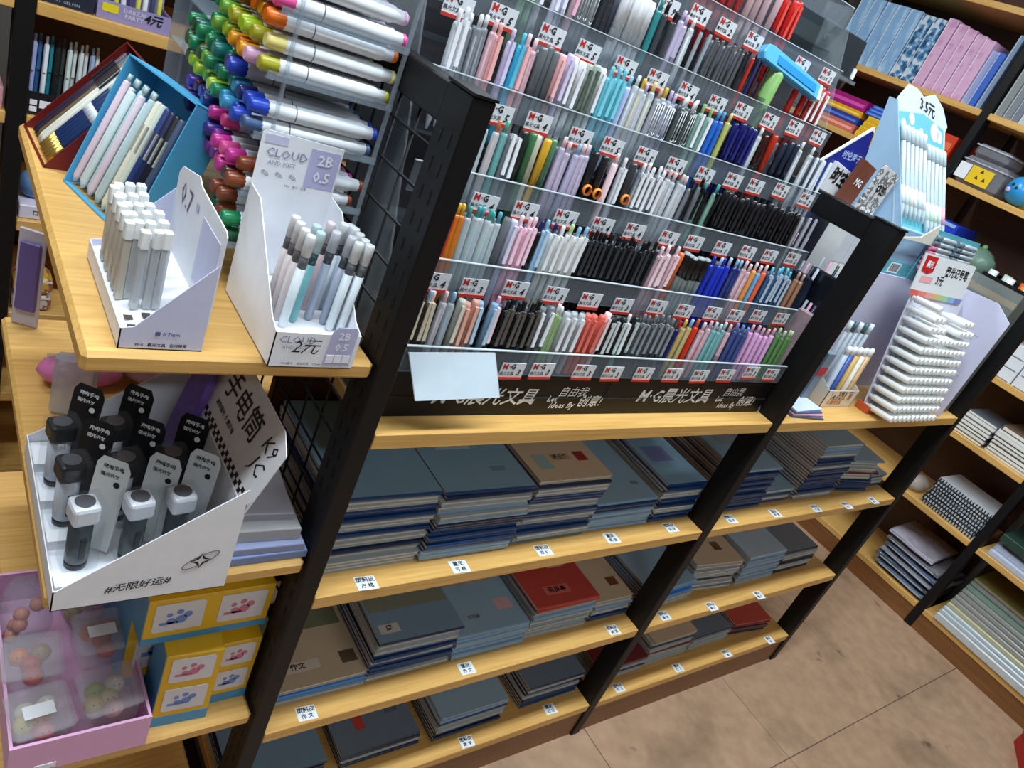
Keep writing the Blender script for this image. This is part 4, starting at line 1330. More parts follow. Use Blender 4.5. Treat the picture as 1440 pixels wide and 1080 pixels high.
WRNG = MB().lathe([(.0084, .0095), (.0084, .0125)], 12, caps=False).mesh('cap_rim', mat((196, 200, 200), .35))
for r in range(12):
    z = .018 + r * .0245
    for k in range(11):
        if (r == 11 and k > 0) or (r >= 9 and k in (4, 5, 6)) or (r == 10 and k in (3, 10)):
            continue
        M = Matrix.Translation(LD.location) @ ML @ Matrix.Translation((.004 + k * .0232, .011, z)) @ Matrix.Rotation(PI / 2 + .12, 4, 'X')
        o = put('correction_pen', WPEN, loc=M, label='white correction pen, %s rung up, %s from left on the leaning rack' % (NTHS[r], NTHS[k]), cat='pen', group='correction pens on the leaning rack')
        put('cap_rim', WRNG, o)

# ---- small carton of picture-printed pens
PB = put('pen_carton', None, loc=(1.155, .055, zb), label='low white carton of picture-printed pens with orange lettering', cat='display box')
w, d = .135, .08
part('front_panel', MB().box(0, w, 0, .0015, 0, .045), mat((226, 216, 200), .5), PB)
part('side_panel', MB().prism([(0, 0), (d, 0), (d, .085), (0, .045)], 0, .0015, 0), mat((226, 222, 214), .5), PB)
part('side_panel', MB().prism([(0, 0), (d, 0), (d, .085), (0, .045)], w - .0015, w, 0), mat((226, 222, 214), .5), PB)
part('floor_panel', MB().box(0, w, 0, d, 0, .001), mat((226, 222, 214), .5), PB)
letter(PB, '○ 晨光文具', .012, mat((196, 110, 40), .5), (.05, 0, .012), (1, 0, 0), f_, .03)
PIC = print_mat('picture_print', (226, 214, 190), [(60, 70, 130), (206, 170, 90), (150, 90, 60), (236, 230, 214)], 60., .46, stretch=(1, 1, .6))
put('picture', MB().box(.02, w - .02, -.0005, 0, .02, .043).mesh('picture', PIC), PB)
for i in range(10):
    c = [(190, 200, 214), (160, 186, 206), (70, 96, 170), (40, 56, 140), (214, 176, 96), (206, 160, 80), (226, 224, 216), (232, 230, 222), (206, 170, 120), (196, 150, 96)][i]
    o = put('picture_pen', MB().lathe([(.004, 0), (.0056, .006), (.0056, .128)], 8).mesh('picture_pen', mat(c, .35, var=.3, scale=70)), loc=(1.163 + .0130 * i, .068 + .004 * (i % 2), zb + .0015), rot=(-.06, .0, 0),
            label='picture-printed pen number %s from the left in the low white carton' % ['one', 'two', 'three', 'four', 'five', 'six', 'seven', 'eight', 'nine', 'ten'][i], cat='pen', group='picture-printed pens')
    put('cap', MB().lathe([(.0058, .128), (.0058, .142), (.003, .146)], 8).mesh('cap', mat((238, 242, 244), .3)), o)
for i in range(5):
    x = 1.165 + .024 * i
    o = put('tall_pen', MB().lathe([(.004, 0), (.005, .006), (.005, .17)], 8).mesh('tall_pen', mat((186, 196, 204), .2, trans=.3)), loc=(x, .098, zb + .0015), rot=(-.04, 0, 0), label='tall clear pen %s at the back of the low carton' % ['first', 'second', 'third', 'fourth', 'fifth'][i], cat='pen', group='tall clear pens behind the picture pens')
    put('cap', MB().lathe([(.0052, .17), (.0052, .195)], 8).mesh('cap', mat((60, 96, 100) if i % 2 else (214, 220, 224), .3)), o)
# slim grey box with red band left of the carton
o = put('slim_box', MB().box(0, .032, 0, .06, 0, .13).mesh('slim_box', mat((120, 136, 156), .5), .001), loc=(1.085, .07, zb), rot=(-.0, 0, 0), label='slim grey-blue pack with red band beside the low carton', cat='box')
put('red_band', MB().box(-.0005, .0325, -.0006, 0, .075, .095).mesh('red_band', mat((196, 50, 60), .5)), o)
# booklets on the front corner
zz = zb
for i, (c, lab) in enumerate((((60, 84, 110), 'dark blue booklet at the bottom of the booklet pile'), ((206, 150, 160), 'pinkish booklet second in the booklet pile'), ((70, 100, 150), 'blue booklet third in the booklet pile'), ((214, 226, 236), 'pale blue booklet on top of the booklet pile'))):
    put('booklet', MB().box(-.055, .055, 0, .075, 0, .0035).mesh('booklet', mat(c, .4), .0004), loc=(1.045 + .004 * i, .012 + .004 * i, zz), rot=-.12 + .06 * i, label=lab, cat='booklet')
    zz += .0038

# ---- light blue leaning stand of gel pens, standing on the carton
zc = zb + .304
GS = put('gel_pen_stand', None, loc=(1.22, .155, zc), label='tall light blue card stand of gel pens with a 3.5 yuan header', cat='display stand')
LBM, TQM = mat((150, 184, 214), .5), mat((92, 172, 186), .5)
part('lower_box', MB().box(0, .24, 0, .12, 0, .105), LBM, GS, bevel=.001)
part('lower_band', MB().box(-.0008, .2408, -.0008, .1, 0.0, .032), TQM, GS)
part('barcode', MB().box(.05, .1, -.0016, -.0008, .004, .028), CARD, GS)
mbc = MB()
for i in range(12):
    mbc.box(.055 + .0034 * i, .055 + .0034 * i + (.0012 if i % 3 else .002), -.0019, -.0016, .008, .026)
part('barcode_lines', mbc, INK, GS, kind='stuff')
GA = math.atan2(.15, .225)
MG_ = Matrix.Translation((0, .0, .10)) @ Matrix.Rotation(-GA, 4, 'X')
bc = part('back_card', MB().prism([(-.005, 0), (.245, 0), (.25, .27), (.262, .285), (.252, .30), (.235, .325), (.19, .345), (.13, .325), (.10, .335), (.055, .335), (.0, .29)], .014, .016, 1), mat((186, 200, 214), .5), GS, loc=MG_)
put('print', MB().prism([(0, .005), (.24, .005), (.24, .272), (.13, .285), (0, .262)], .0135, .014, 1).mesh('print', TQM), bc)
part('side_wing', MB().prism([(0, 0), (.12, 0), (.19, .33), (.168, .33), (0.0, .105)], -.003, 0, 0), LBM, GS)
letter(bc, '3.5元', .036, INK, (.15, .0135, .302), (1, -0, -.08), f_, .02)
for (a, b, r) in ((.03, .24, .012), (.07, .26, .014), (.12, .24, .010), (.19, .255, .022), (.215, .25, .016), (.05, .22, .006), (.1, .215, .006)):
    put('cloud_print', MB().lathe([(r, 0), (r, .0004)], 14, M=Matrix.Translation((a, .0133, b)) @ Matrix.Rotation(PI / 2, 4, 'X')).mesh('cloud_print', mat((222, 234, 242), .5)), bc)
CREAM = mat((232, 230, 214), .5)
part('curl_flap', MB().prism([(-.02, .085), (.08, .10), (.13, .135), (.16, .10), (.27, .075), (.29, .06), (.25, .068), (.14, .088), (.08, .088)], -.012, -.010, 1), CREAM, GS)
for i in range(11):
    c = [(226, 240, 240), (214, 236, 240), (232, 240, 226), (240, 240, 240), (206, 232, 240), (236, 230, 240), (226, 240, 226), (206, 240, 226), (232, 240, 214), (206, 236, 240), (240, 170, 186)][i]
    M = Matrix.Translation(GS.location) @ MG_ @ Matrix.Translation((.014 + .0212 * i, .006, .012 if i > 5 else .03))
    o = put('gel_pen', MB().lathe([(.003, 0), (.0062, .02), (.0062, .165), (.005, .168)], 8).mesh('gel_pen', mat((186, 200, 206), .2)), loc=M, label='white gel pen with %s tint, %s in the light blue stand' % ('pink' if i == 10 else 'pastel', ['first', 'second', 'third', 'fourth', 'fifth', 'sixth', 'seventh', 'eighth', 'ninth', 'tenth', 'last'][i]), cat='pen', group='gel pens in the light blue stand')
    put('cap', MB().lathe([(.0066, .168), (.0066, .2), (.004, .205)], 8).mesh('cap', mat((190, 206, 212), .3)), o)
    put('grip', MB().lathe([(.0064, .03), (.0064, .07)], 8).mesh('grip', mat(c, .4)), o)
part('pen_tray', MB().box(.15, .40, -.004, -.002, 0, .125), TQM, GS)
for r in range(7):
    for k in range(2):
        M = Matrix.Translation((1.385 + .125 * k - .0025 * r, .1435, zc + .036 + .0122 * r)) @ Matrix.Rotation(PI / 2, 4, 'Y')
        o = put('lying_gel_pen', MB().lathe([(.003, 0), (.0055, .008), (.0055, .1)], 8).mesh('lying_gel_pen', mat((206, 214, 222), .2)), loc=M, cat='pen', group='gel pens lying beside the blue stand',
                label='white gel pen lying sideways by the blue stand, %s column, %s from below' % (['near', 'far'][k], NTHS[r]))
        put('cap', MB().lathe([(.006, -.008), (.006, .022)], 8).mesh('cap', mat((226, 130, 160) if k == 0 and r < 5 else (110, 126, 140), .3)), o)

# ---- dark blue triangular header display and packs in front of it
TD = put('header_display', None, loc=(.975, .245, zb), label='display with a dark blue triangular header card behind the middle post', cat='display stand')
DBM = mat((24, 40, 140), .35, var=.25, scale=14)
part('body', MB().box(0, .16, 0, .045, 0, .385), mat((26, 32, 70), .4), TD)
tri = part('header', MB().prism([(-.012, .385), (.13, .385), (.128, .47), (.098, .552), (.086, .556), (-.02, .468)], .0, .003, 1), DBM, TD)
put('white_rim', MB().prism([(-.026, .468), (-.02, .468), (.086, .556), (.098, .552), (.088, .563)], -.001, .004, 1).mesh('white_rim', WHITE), tri)
letter(tri, '时空速干', .018, mat((170, 190, 240), .5), (.07, 0, .495), (1, 0, 0), f_, .02)
for x, y, w_, h_, dz, c, lab, tx in ((.985, .236, .075, .075, .405, (222, 224, 228), 'white pack with bold black characters on the header display', '时空'), (1.035, .222, .062, .135, .37, (112, 60, 44), 'brown pack with pale lettering on the header display', 'MG'),
                                   (1.105, .21, .07, .14, .37, (196, 196, 196), 'grey pack with cartoon line art on the header display', '◎王')):
    o = put('pen_pack', MB().box(0, w_, 0, .01, 0, h_).mesh('pen_pack', mat(c, .4) if 'cartoon' not in lab else print_mat('comic_print', (206, 206, 206), [(110, 110, 112), (230, 230, 226), (150, 146, 120)], 55., .48), .001), loc=(x, y, zb + dz), rot=(0, .16, 0), label=lab, cat='pack')
    letter(o, tx, .034 if 'white' in lab else .02, INK if 'brown' not in lab else WHITE, (w_ / 2, 0, h_ * .68), (1, 0, 0), f_, .03)
    put('hang_strip', MB().box(w_ * .3, w_ * .7, .0105, .018, h_ * .2, h_).mesh('hang_strip', CLEAR2), o)
# white boxes peeping over the cross bar
for i in range(3):
    x = 1.06 + .04 * i
    o = put('white_box', MB().box(0, .036, 0, .05, 0, .378).mesh('white_box', mat((240, 242, 240), .5), .001), loc=(x, .17, zb + .0), label='narrow white box, %s in the row behind the middle post' % ['first', 'second', 'last'][i], cat='box', group='white boxes behind the middle post')
    put('dark_band', MB().box(-.0003, .0363, -.0006, .0, .30, .365).mesh('dark_band', mat((46, 56, 66) if i == 2 else (206, 212, 220), .5)), o)
# dark pouches and pens seen through the middle frame
for i, (x, y, z, sx, sy, sz, c, lab) in enumerate(((.962, .262, 0, .016, .026, .17, (26, 32, 40), 'dark slate refill pouch farthest behind the middle frame'), (.96, .207, 0, .014, .026, .16, (56, 66, 78), 'grey-blue refill pouch behind the middle frame'),
                                          (.965, .152, 0, .014, .026, .14, (34, 40, 58), 'navy refill pouch behind the middle frame'), (.958, .097, 0, .012, .024, .11, (176, 150, 156), 'rosy refill pouch behind the middle frame'),
                                          (.995, .125, 0, .014, .04, .15, (22, 24, 34), 'black refill pouch in front of the narrow white boxes'), (1.035, .10, 0, .014, .04, .14, (40, 46, 60), 'charcoal refill pouch beside the slim grey pack'))):
    o = put('refill_pouch', MB().prism([(-sy, 0), (sy, 0), (sy * 1.05, sz * 1.6), (sy * .8, sz * 1.9), (-sy * .8, sz * 1.9), (-sy * 1.05, sz * 1.6)], -sx / 2, sx / 2, 0).mesh('refill_pouch', mat(c, .2, var=.3, scale=80), .004), loc=(x, y, zb + z), rot=(0, -.0, .1), label=lab, cat='pouch')
    for k in range(4):
        put('refill', MB().cyl((sx * .2, -sy * .7 + k * sy * .45, sz * 1.1), (sx * .2, -sy * .7 + k * sy * .45, sz * 2.05), .003, n=6).mesh('refill', mat([(190, 196, 206), (40, 44, 60), (206, 150, 176), (150, 160, 170)][k], .3)), o)
# clear acrylic case against the last post
AC = put('acrylic_case', None, loc=(1.735, .03, zb), label='tall clear acrylic case beside the last black post', cat='case')
GLS = mat((150, 156, 150), .06, trans=.55)  # greyish tint imitates the reflection on the clear acrylic
part('front_sheet', MB().box(0, .06, 0, .002, 0, .36), GLS, AC)
part('side_sheet', MB().box(0, .002, 0, .2, 0, .36), GLS, AC)
part('inner_card', MB().box(.004, .058, .05, .052, 0, .18), mat((120, 116, 90), .6), AC)

# ---- on the pen rack: light blue case, green roll, black folder
M = frame((.715, .232, 1.592), (.985, 0, -.135), (0, -.9, .35))
BC = put('pen_case', MB().prism([(-.09, -.013), (.085, -.014), (.09, -.008), (.09, .008), (.085, .014), (-.07, .017), (-.086, .014), (-.094, 0)], -.008, .008, 2).mesh('pen_case', mat((92, 182, 232), .25, trans=.1), .002), loc=M, label='light blue translucent pen case lying across the pen rack', cat='case')
put('window', MB().box(-.055, .07, -.006, .007, .0082, .0094).mesh('window', mat((40, 140, 214), .3)), BC)
put('end_cap', MB().box(.082, .093, -.014, .014, -.009, .009).mesh('end_cap', mat((226, 236, 242), .3), .002), BC)
x_ = row_x(4, 1080)
GR = put('green_roll', MB().lathe([(.012, 0), (.0135, .004), (.0135, .125), (.008, .133)], 14).mesh('green_roll', mat((150, 200, 120), .25, trans=.2)), loc=(x_, LY[4] + .016, LZ[4] - .076), label='rolled light green sleeve standing among the refills of the pen rack', cat='sleeve')
put('inner_roll', MB().lathe([(.007, .128), (.007, .136)], 10).mesh('inner_roll', mat((190, 226, 160), .3)), GR)
BF = put('black_folder', MB().box(0, .27, 0, .006, 0, .075).mesh('black_folder', mat((36, 44, 50), .35), .002), loc=(.785, .345, 1.636), rot=(-.12, .0, 0), label='black plastic folder standing behind the right end of the pen rack', cat='folder')
put('front_pocket', MB().box(.0, .2, -.001, 0, .006, .055).mesh('front_pocket', mat((52, 60, 64), .3)), BF)
put('white_clip', MB().box(.262, .272, -.003, .009, .002, .022).mesh('white_clip', WHITE), BF)
letter(BF, '0″', .018, mat((120, 130, 134), .5), (.13, -.0012, .045), (1, 0, 0), f_, .0)
part('folder_ledge', MB().box(.78, 1.06, .335, .37, .619, .6255), CLEAR2, RACK)

# ================================================================ wall shelving on the right
nf = [0]


def wfile(y0, y1, z, h, col, label, depth=.21, m=None, lean=0., clear=False, x=WX + .012):
    """a file standing on a shelf of the right-hand wall, spine to the aisle"""
    th = abs(y0 - y1)
    o = put('file', MB().box(0, depth, -th + .0012, -.0012, 0, h).mesh('file', m or mat(col, .3, var=.12, scale=25), .0015), loc=(x + random.uniform(0, .012), max(y0, y1), z + .0004), rot=(lean, 0, 0), label=label, cat='file', group=None)
    put('spine_highlight', MB().box(-.0008, 0, -.0045, -.0015, .002, h - .002).mesh('spine_highlight', mat(tuple(min(250, int(q * .35 + 165)) for q in col), .15)), o)  # near-white strip paints a highlight down the spine
    if clear:
        put('sleeve', MB().box(-.0016, depth, -th + .0004, -.0004, 0.001, h * .97).mesh('sleeve', mat((214, 222, 232), .06, trans=.75)), o)
    return o


zA = 1.806
BLP = print_mat('blue_floral', (150, 186, 216), [(130, 168, 206), (176, 204, 226)], 30., .5, .25, (1, 1, .3), True)
SKP = print_mat('cloud_pattern', (100, 150, 190), [(206, 214, 222), (70, 130, 176), (40, 70, 100)], 34., .42, .25, (1, 1, 1), True)
PKP = print_mat('pink_speckle', (208, 156, 192), [(216, 172, 202), (196, 144, 182)], 20., .5, .25, (1, 1, 1), True)
ORD = ['first', 'second', 'third', 'fourth', 'fifth', 'sixth', 'seventh', 'eighth']
y = 1.62
for i in range(5):
    wfile(y, y - .058, zA, .255, (150, 176, 206), 'pale blue patterned file, %s from the folder end of the upper shelf' % ORD[i], m=BLP)
    y -= .06
for i in range(2):
    wfile(y, y - .055, zA, .25, (110, 140, 176), 'blue cloud-patterned file, %s beside the pink files' % ['second', 'first'][i], m=SKP)
    y -= .0565
y = 1.205
for i in range(5):
    wfile(y, y - .043, zA, .262 - .008 * i, (206, 156, 190), 'pink speckled file, %s in the pink row' % ORD[i], m=PKP)
    y -= .0445
wfile(y, y - .03, zA, .20, (150, 160, 220), 'lavender file with white shine beside the pink files', clear=True)
wfile(y - .031, y - .06, zA, .20, (60, 100, 190), 'short royal blue file beside a lavender one')
y -= .062
for i, (c, n) in enumerate((((96, 140, 180), 'steel blue'), ((40, 70, 120), 'navy'), ((100, 100, 124), 'smoky grey'), ((70, 72, 110), 'dusky violet'))):
    if y - .026 > .88:
        wfile(y, y - .0215, zA, .275 - .01 * i, c, n + ' glossy file by the upper shelf post', clear=True)
    y -= .0225
y = .838
for i, (c, n) in enumerate((((110, 112, 92), 'olive'), ((90, 92, 96), 'grey'), ((50, 60, 90), 'dark blue'), ((200, 206, 214), 'silver'), ((60, 60, 70), 'charcoal'), ((90, 96, 90), 'moss grey'))):
    wfile(y, y - .03, zA, .26, c, n + ' glossy file in the near bay of the upper shelf', clear=True)
    y -= .032
# shelf under it: boxes and books
zB = 1.548


def wbox(name, y0, y1, z, h, col, label, cat, x=WX + .012, depth=.2, bands=(), rot=0.):
    o = put(name, MB().box(0, depth, 0, y0 - y1, 0, h).mesh(name, mat(col, .4), .0015), loc=(x, y1, z), rot=(0, 0, rot), label=label, cat=cat)
    for (a, b, c) in bands:
        put('label_strip', MB().box(-.0007, 0, .01, y0 - y1 - .01, a * h, b * h).mesh('label_strip', mat(c, .45)), o)
    return o


zz = zB + .0004
for i, (c, lab, hh) in enumerate((((206, 110, 90), 'salmon carton at the bottom of the carton pile', .035), ((40, 60, 150), 'blue carton in the carton pile', .03), ((230, 160, 30), 'orange carton in the carton pile', .026), ((160, 20, 110), 'magenta carton on top of the carton pile', .045))):
    wbox('carton', 1.56 - .004 * i, 1.33, zz, hh, c, lab + ' under the blue files', 'carton', bands=((.3, .6, tuple(min(255, q + 60) for q in c)),))
    zz += hh + .0004
for i in range(4):
    o = wbox('yellow_carton', 1.315 - .006 * i, 1.07 - .004 * i, zB + .0004 + i * .0225, .022, (232, 196, 40), 'yellow flat carton, %s in the pile beneath the blue books' % ['lowest', 'second', 'third', 'top'][i], 'carton', bands=((.25, .75, (240, 170, 30)),))
for i in range(3):
    wbox('blue_book', 1.32 - .008 * i, 1.09 - .006 * i, zB + .091 + i * .0152, .0148, (56, 96, 196), 'glossy blue book, %s of three on the yellow cartons' % ['lowest', 'middle', 'top'][i], 'book', bands=((.3, .7, (110, 150, 226)),))
wbox('red_box', .98, .9, zB + .0004, .14, (206, 60, 30), 'orange-red box beside the upper post', 'box', bands=((.6, .8, (230, 110, 70)),))
wbox('yellow_pack', 1.03, .985, zB + .0004, .1, (226, 190, 60), 'yellow pack beside the orange-red box', 'pack', bands=((.2, .5, (240, 226, 150)),))
# near bay: clear cases with a yellow card, blue ball bank
CASE = mat((196, 196, 206), .1, trans=.7)


def clear_case(y0, y1, z, h, label, card=True, x=WX + .02):
    o = put('clear_case', MB().box(0, .16, 0, y0 - y1, 0, h).mesh('clear_case', CASE, .012), loc=(x, y1, z), label=label, cat='case')
    put('rim', MB().box(-.004, .164, -.004, y0 - y1 + .004, h * .8, h * .86).mesh('rim', mat((214, 214, 222), .15, trans=.4), .004), o)
    if card:
        put('yellow_card', MB().box(-.0046, -.0042, .035, .125, h * .12, h * .72).mesh('yellow_card', mat((236, 196, 30), .45)), o)
        put('white_card', MB().box(-.0046, -.0042, .128, .175, h * .15, h * .7).mesh('white_card', CARD), o)
        q = MB()
        for a, b in ((.06, .3), (.09, .3), (.08, .55)):
            q.prism([(a - .008, b * h), (a + .008, b * h), (a, b * h + .014)], -.0052, -.0048, 0)
        put('card_print', q.mesh('card_print', mat((70, 44, 20), .5)), o)
    return o


clear_case(.838, .665, zB + .0004, .105, 'clear plastic case with yellow and white cards on the wall shelf')
clear_case(.825, .69, zB + .107, .05, 'smaller clear plastic case stacked on the carded one', False)
BB = put('ball_bank', MB().blob((0, 0, .055), (.055, .058, .055), 20, 12).mesh('ball_bank', mat((50, 150, 214), .25)), loc=(WX + .062, .598, zB + .0004), label='blue round animal bank with black eyes on the wall shelf', cat='bank')
put('eye', MB().blob((-.05, .022, .068), .006, 8, 6).mesh('eye', INK), BB)
put('eye', MB().blob((-.053, .004, .060), .006, 8, 6).mesh('eye', INK), BB)
put('cheek', MB().blob((-.048, .03, .045), (.006, .01, .01), 8, 6).mesh('cheek', mat((190, 180, 220), .4)), BB)
put('ear', MB().blob((.0, -.03, .105), (.014, .014, .02), 8, 6).mesh('ear', mat((60, 160, 220), .3)), BB)
wbox('yellow_pack', .64, .61, zB + .0004, .12, (222, 196, 50), 'yellow pack behind the blue bank', 'pack', x=WX + .14, depth=.1, bands=((.5, .7, (200, 60, 40)),))
# shelf C: blue box, green bag, black tray with tape rolls
zC = 1.255
wbox('blue_box', .80, .70, zC + .0004, .15, (30, 60, 190), 'deep blue box on the shelf beneath the clear cases', 'box', bands=((.9, .98, (150, 180, 220)),))
o = put('green_bag', MB().blob((0, 0, .06), (.06, .075, .06), 14, 9, jit=.08).mesh('green_bag', mat((120, 150, 134), .3, trans=.3)), loc=(WX + .09, .60, zC - .004), label='greenish translucent bag beside the deep blue box', cat='bag')
put('knot', MB().blob((0, 0, .122), (.012, .012, .014), 8, 5).mesh('knot', mat((110, 160, 110), .4)), o)
TR = put('black_tray', None, loc=(WX + .004, .16, zC + .0004), label='black tray of small tape rolls on the wall shelf', cat='tray')
part('tray_wall', MB().box(0, .004, 0, .36, 0, .05), BLACK, TR)
part('tray_wall', MB().box(.2, .204, 0, .36, 0, .05), BLACK, TR)
part('tray_wall', MB().box(.004, .2, 0, .004, 0, .05), BLACK, TR)
part('tray_wall', MB().box(.004, .2, .356, .36, 0, .05), BLACK, TR)
part('tray_floor', MB().box(.004, .2, .004, .356, 0, .004), BLACK, TR)
RC = [(222, 230, 226), (206, 226, 214), (232, 232, 236), (236, 110, 50), (240, 190, 60), (110, 190, 110), (100, 190, 206), (226, 226, 232), (190, 220, 190), (236, 226, 222)]
nm = ['white', 'pale mint', 'chalk white', 'orange', 'amber', 'green', 'aqua', 'silver white', 'light green', 'blush']
for i in range(10):
    yy, xx = .5 - .034 * i, WX + .04 + .06 * (i % 2)
    o = put('tape_roll', MB().lathe([(.010, 0), (.0165, 0), (.0165, .062), (.010, .062)], 12).mesh('tape_roll', mat(RC[i], .3)), loc=(xx, yy, zC + .006), label=nm[i] + ' small tape roll standing in the black tray', cat='tape')
    put('core', MB().lathe([(.0095, .001), (.0095, .061)], 10).mesh('core', mat((190, 170, 140), .6)), o)
put('clear_bag', MB().blob((0, 0, .03), (.06, .09, .03), 14, 8, jit=.12).mesh('clear_bag', mat((206, 210, 222), .1, trans=.6)), loc=(WX + .07, .62, 1.0 + .001), label='crumpled clear bag on the shelf below the tape tray', cat='bag')
# white boxes
for i in range(3):
    for k in range(2):
        wbox('white_box', .40 - .2 * k, .205 - .2 * k, 1.0 + .0004 + i * .046, .0455, (222, 224, 228), 'white flat box, %s in the %s pile on the wall shelf' % (['lowest', 'middle', 'top'][i], ['farther', 'nearer'][k]), 'box', bands=((.0, .08, (120, 126, 136)),))


# notebook piles on the wall shelves
def wpile(name, y0, y1, z, items, where, depth=.2, lean=0., spiral=False):
    zz = z + .0004
    for i, (c, th) in enumerate(items):
        dj = random.uniform(0, .008)
        o = put(name, MB().box(dj, depth, 0, y0 - y1, 0, th).mesh(name, mat(c, .45), .0006), loc=(WX + .015, y1 + random.uniform(-.004, .004), zz), rot=(lean, 0, 0), label='%s %s, %s' % (CN.get(c, 'grey'), where, ORDL[i] if len(items) > 1 else 'alone'), cat='notebook', group=None)
        put('page_edges', MB().box(dj - .0006, dj, .004, y0 - y1 - .004, th * .2, th * .75).mesh('page_edges', PAPER if not spiral else mat((196, 200, 206), .4)), o)
        if spiral:
            q = MB()
            n = int((y0 - y1) / .012)
            for k in range(n):
                q.box(dj - .003, dj + .004, .006 + k * .012, .010 + k * .012, -.0004 + .0006, th + .0004 - .0006)
            put('spiral', q.mesh('spiral', mat((30, 32, 36), .4)), o, kind='stuff')
        zz += th + .0003


CN = {(90, 96, 104): 'slate', (206, 206, 206): 'white', (70, 60, 56): 'dark brown', (40, 50, 46): 'black-green', (110, 86, 70): 'brown', (214, 214, 210): 'off-white', (60, 64, 70): 'charcoal', (150, 170, 196): 'blue-grey', (186, 186, 190): 'light grey'}
ORDL = ['lowest', 'second up', 'third up', 'fourth up', 'fifth up', 'sixth up', 'seventh up', 'eighth up', 'ninth up', 'tenth up']
wpile('notebook', .265, .145, .746, [((110, 86, 70), .012), ((206, 206, 206), .014), ((40, 50, 46), .014), ((206, 206, 206), .012), ((90, 96, 104), .018), ((206, 206, 206), .014), ((90, 96, 104), .012)], 'notebook in the grey pile by the last post')
wpile('notebook', .135, -.035, .746, [((214, 214, 210), .012), ((206, 206, 206), .01), ((70, 60, 56), .02), ((214, 214, 210), .012), ((60, 64, 70), .016), ((206, 206, 206), .016), ((214, 214, 210), .01), ((110, 86, 70), .022)], 'notebook in the brown-topped pile')
wpile('spiral_notebook', .195, -.035, .435, [((186, 186, 190), .016), ((60, 64, 70), .016), ((60, 64, 70), .016), ((60, 64, 70), .016), ((150, 170, 196), .016), ((60, 64, 70), .014), ((40, 50, 46), .016), ((186, 186, 190), .014)], 'spiral notebook in the ring-bound pile', spiral=True)
o = put('clear_bag', MB().blob((0, 0, .03), (.07, .05, .03), 12, 8, jit=.15).mesh('clear_bag', mat((206, 196, 190), .1, trans=.55)), loc=(WX + .09, .27, .4355), label='small crumpled clear bag beside the ring-bound pile', cat='bag')
# bagged stock on the lowest board
def crumpled(sx, sy, amp, seed, droop):
    rnd = random.Random(seed)
    nx, ny = 12, 16
    ph = [(rnd.uniform(8, 40), rnd.uniform(8, 40), rnd.uniform(0, 6)) for _ in range(6)]
    q = MB()

    def P(i, j, t):
        u, v = i / nx, j / ny
        x, y = (u - .5) * sx, (v - .5) * sy
        h = sum(math.sin(a * x + b * y + c) for a, b, c in ph) / 6 * amp + rnd.uniform(-.15, .15) * amp
        e = min(u, v, 1 - u, 1 - v)
        return (x, y, .016 + h * (1 if e > .01 else .3) - droop * max(0, .25 - u) ** 2 * 8 + t)
    top = [[P(i, j, .012) for j in range(ny + 1)] for i in range(nx + 1)]
    for i in range(nx):
        for j in range(ny):
            q.face([top[i][j], top[i + 1][j], top[i + 1][j + 1], top[i][j + 1]], smooth=True)
            q.face([(p[0], p[1], p[2] - .012) for p in (top[i][j], top[i][j + 1], top[i + 1][j + 1], top[i + 1][j])], smooth=True)
    for i in range(nx):
        for j in (0, ny):
            a_, b_ = top[i][j], top[i + 1][j]
            q.face([a_, b_, (b_[0], b_[1], b_[2] - .012), (a_[0], a_[1], a_[2] - .012)])
    for j in range(ny):
        for i in (0, nx):
            a_, b_ = top[i][j], top[i][j + 1]
            q.face([a_, b_, (b_[0], b_[1], b_[2] - .012), (a_[0], a_[1], a_[2] - .012)])
    me = q
    return me


zz = .1
for i, (c, lab, y, sy) in enumerate((((112, 128, 150), 'blue-grey', .07, .24), ((84, 98, 116), 'slate', .085, .25), ((150, 156, 166), 'silver', .07, .26), ((96, 112, 136), 'steel blue', .075, .24), ((120, 118, 124), 'smoky', .09, .24), ((170, 164, 176), 'pale mauve', .12, .2))):
    me = crumpled(.27, sy, .012, i + 3, .012).mesh('wrapped_bundle', mat(c, .12, var=.3, scale=30))
    bm = bmesh.new(); bm.from_mesh(me); bmesh.ops.remove_doubles(bm, verts=bm.verts, dist=1e-5); bmesh.ops.recalc_face_normals(bm, faces=bm.faces); bm.to_mesh(me); bm.free()
    o = put('wrapped_bundle', me, loc=(WX + .15, y, zz + .002), rot=random.uniform(-.06, .06), label='crumpled %s plastic-wrapped pack, %s in the pile on the lowest board' % (lab, ['lowest', 'second up', 'third up', 'fourth up', 'fifth up', 'topmost'][i]), cat='pack')
    put('seal_strip', MB().box(-.142, -.128, -.1, .1, .014, .0165).mesh('seal_strip', mat((206, 212, 222), .08, trans=.4)), o)
    zz += .028
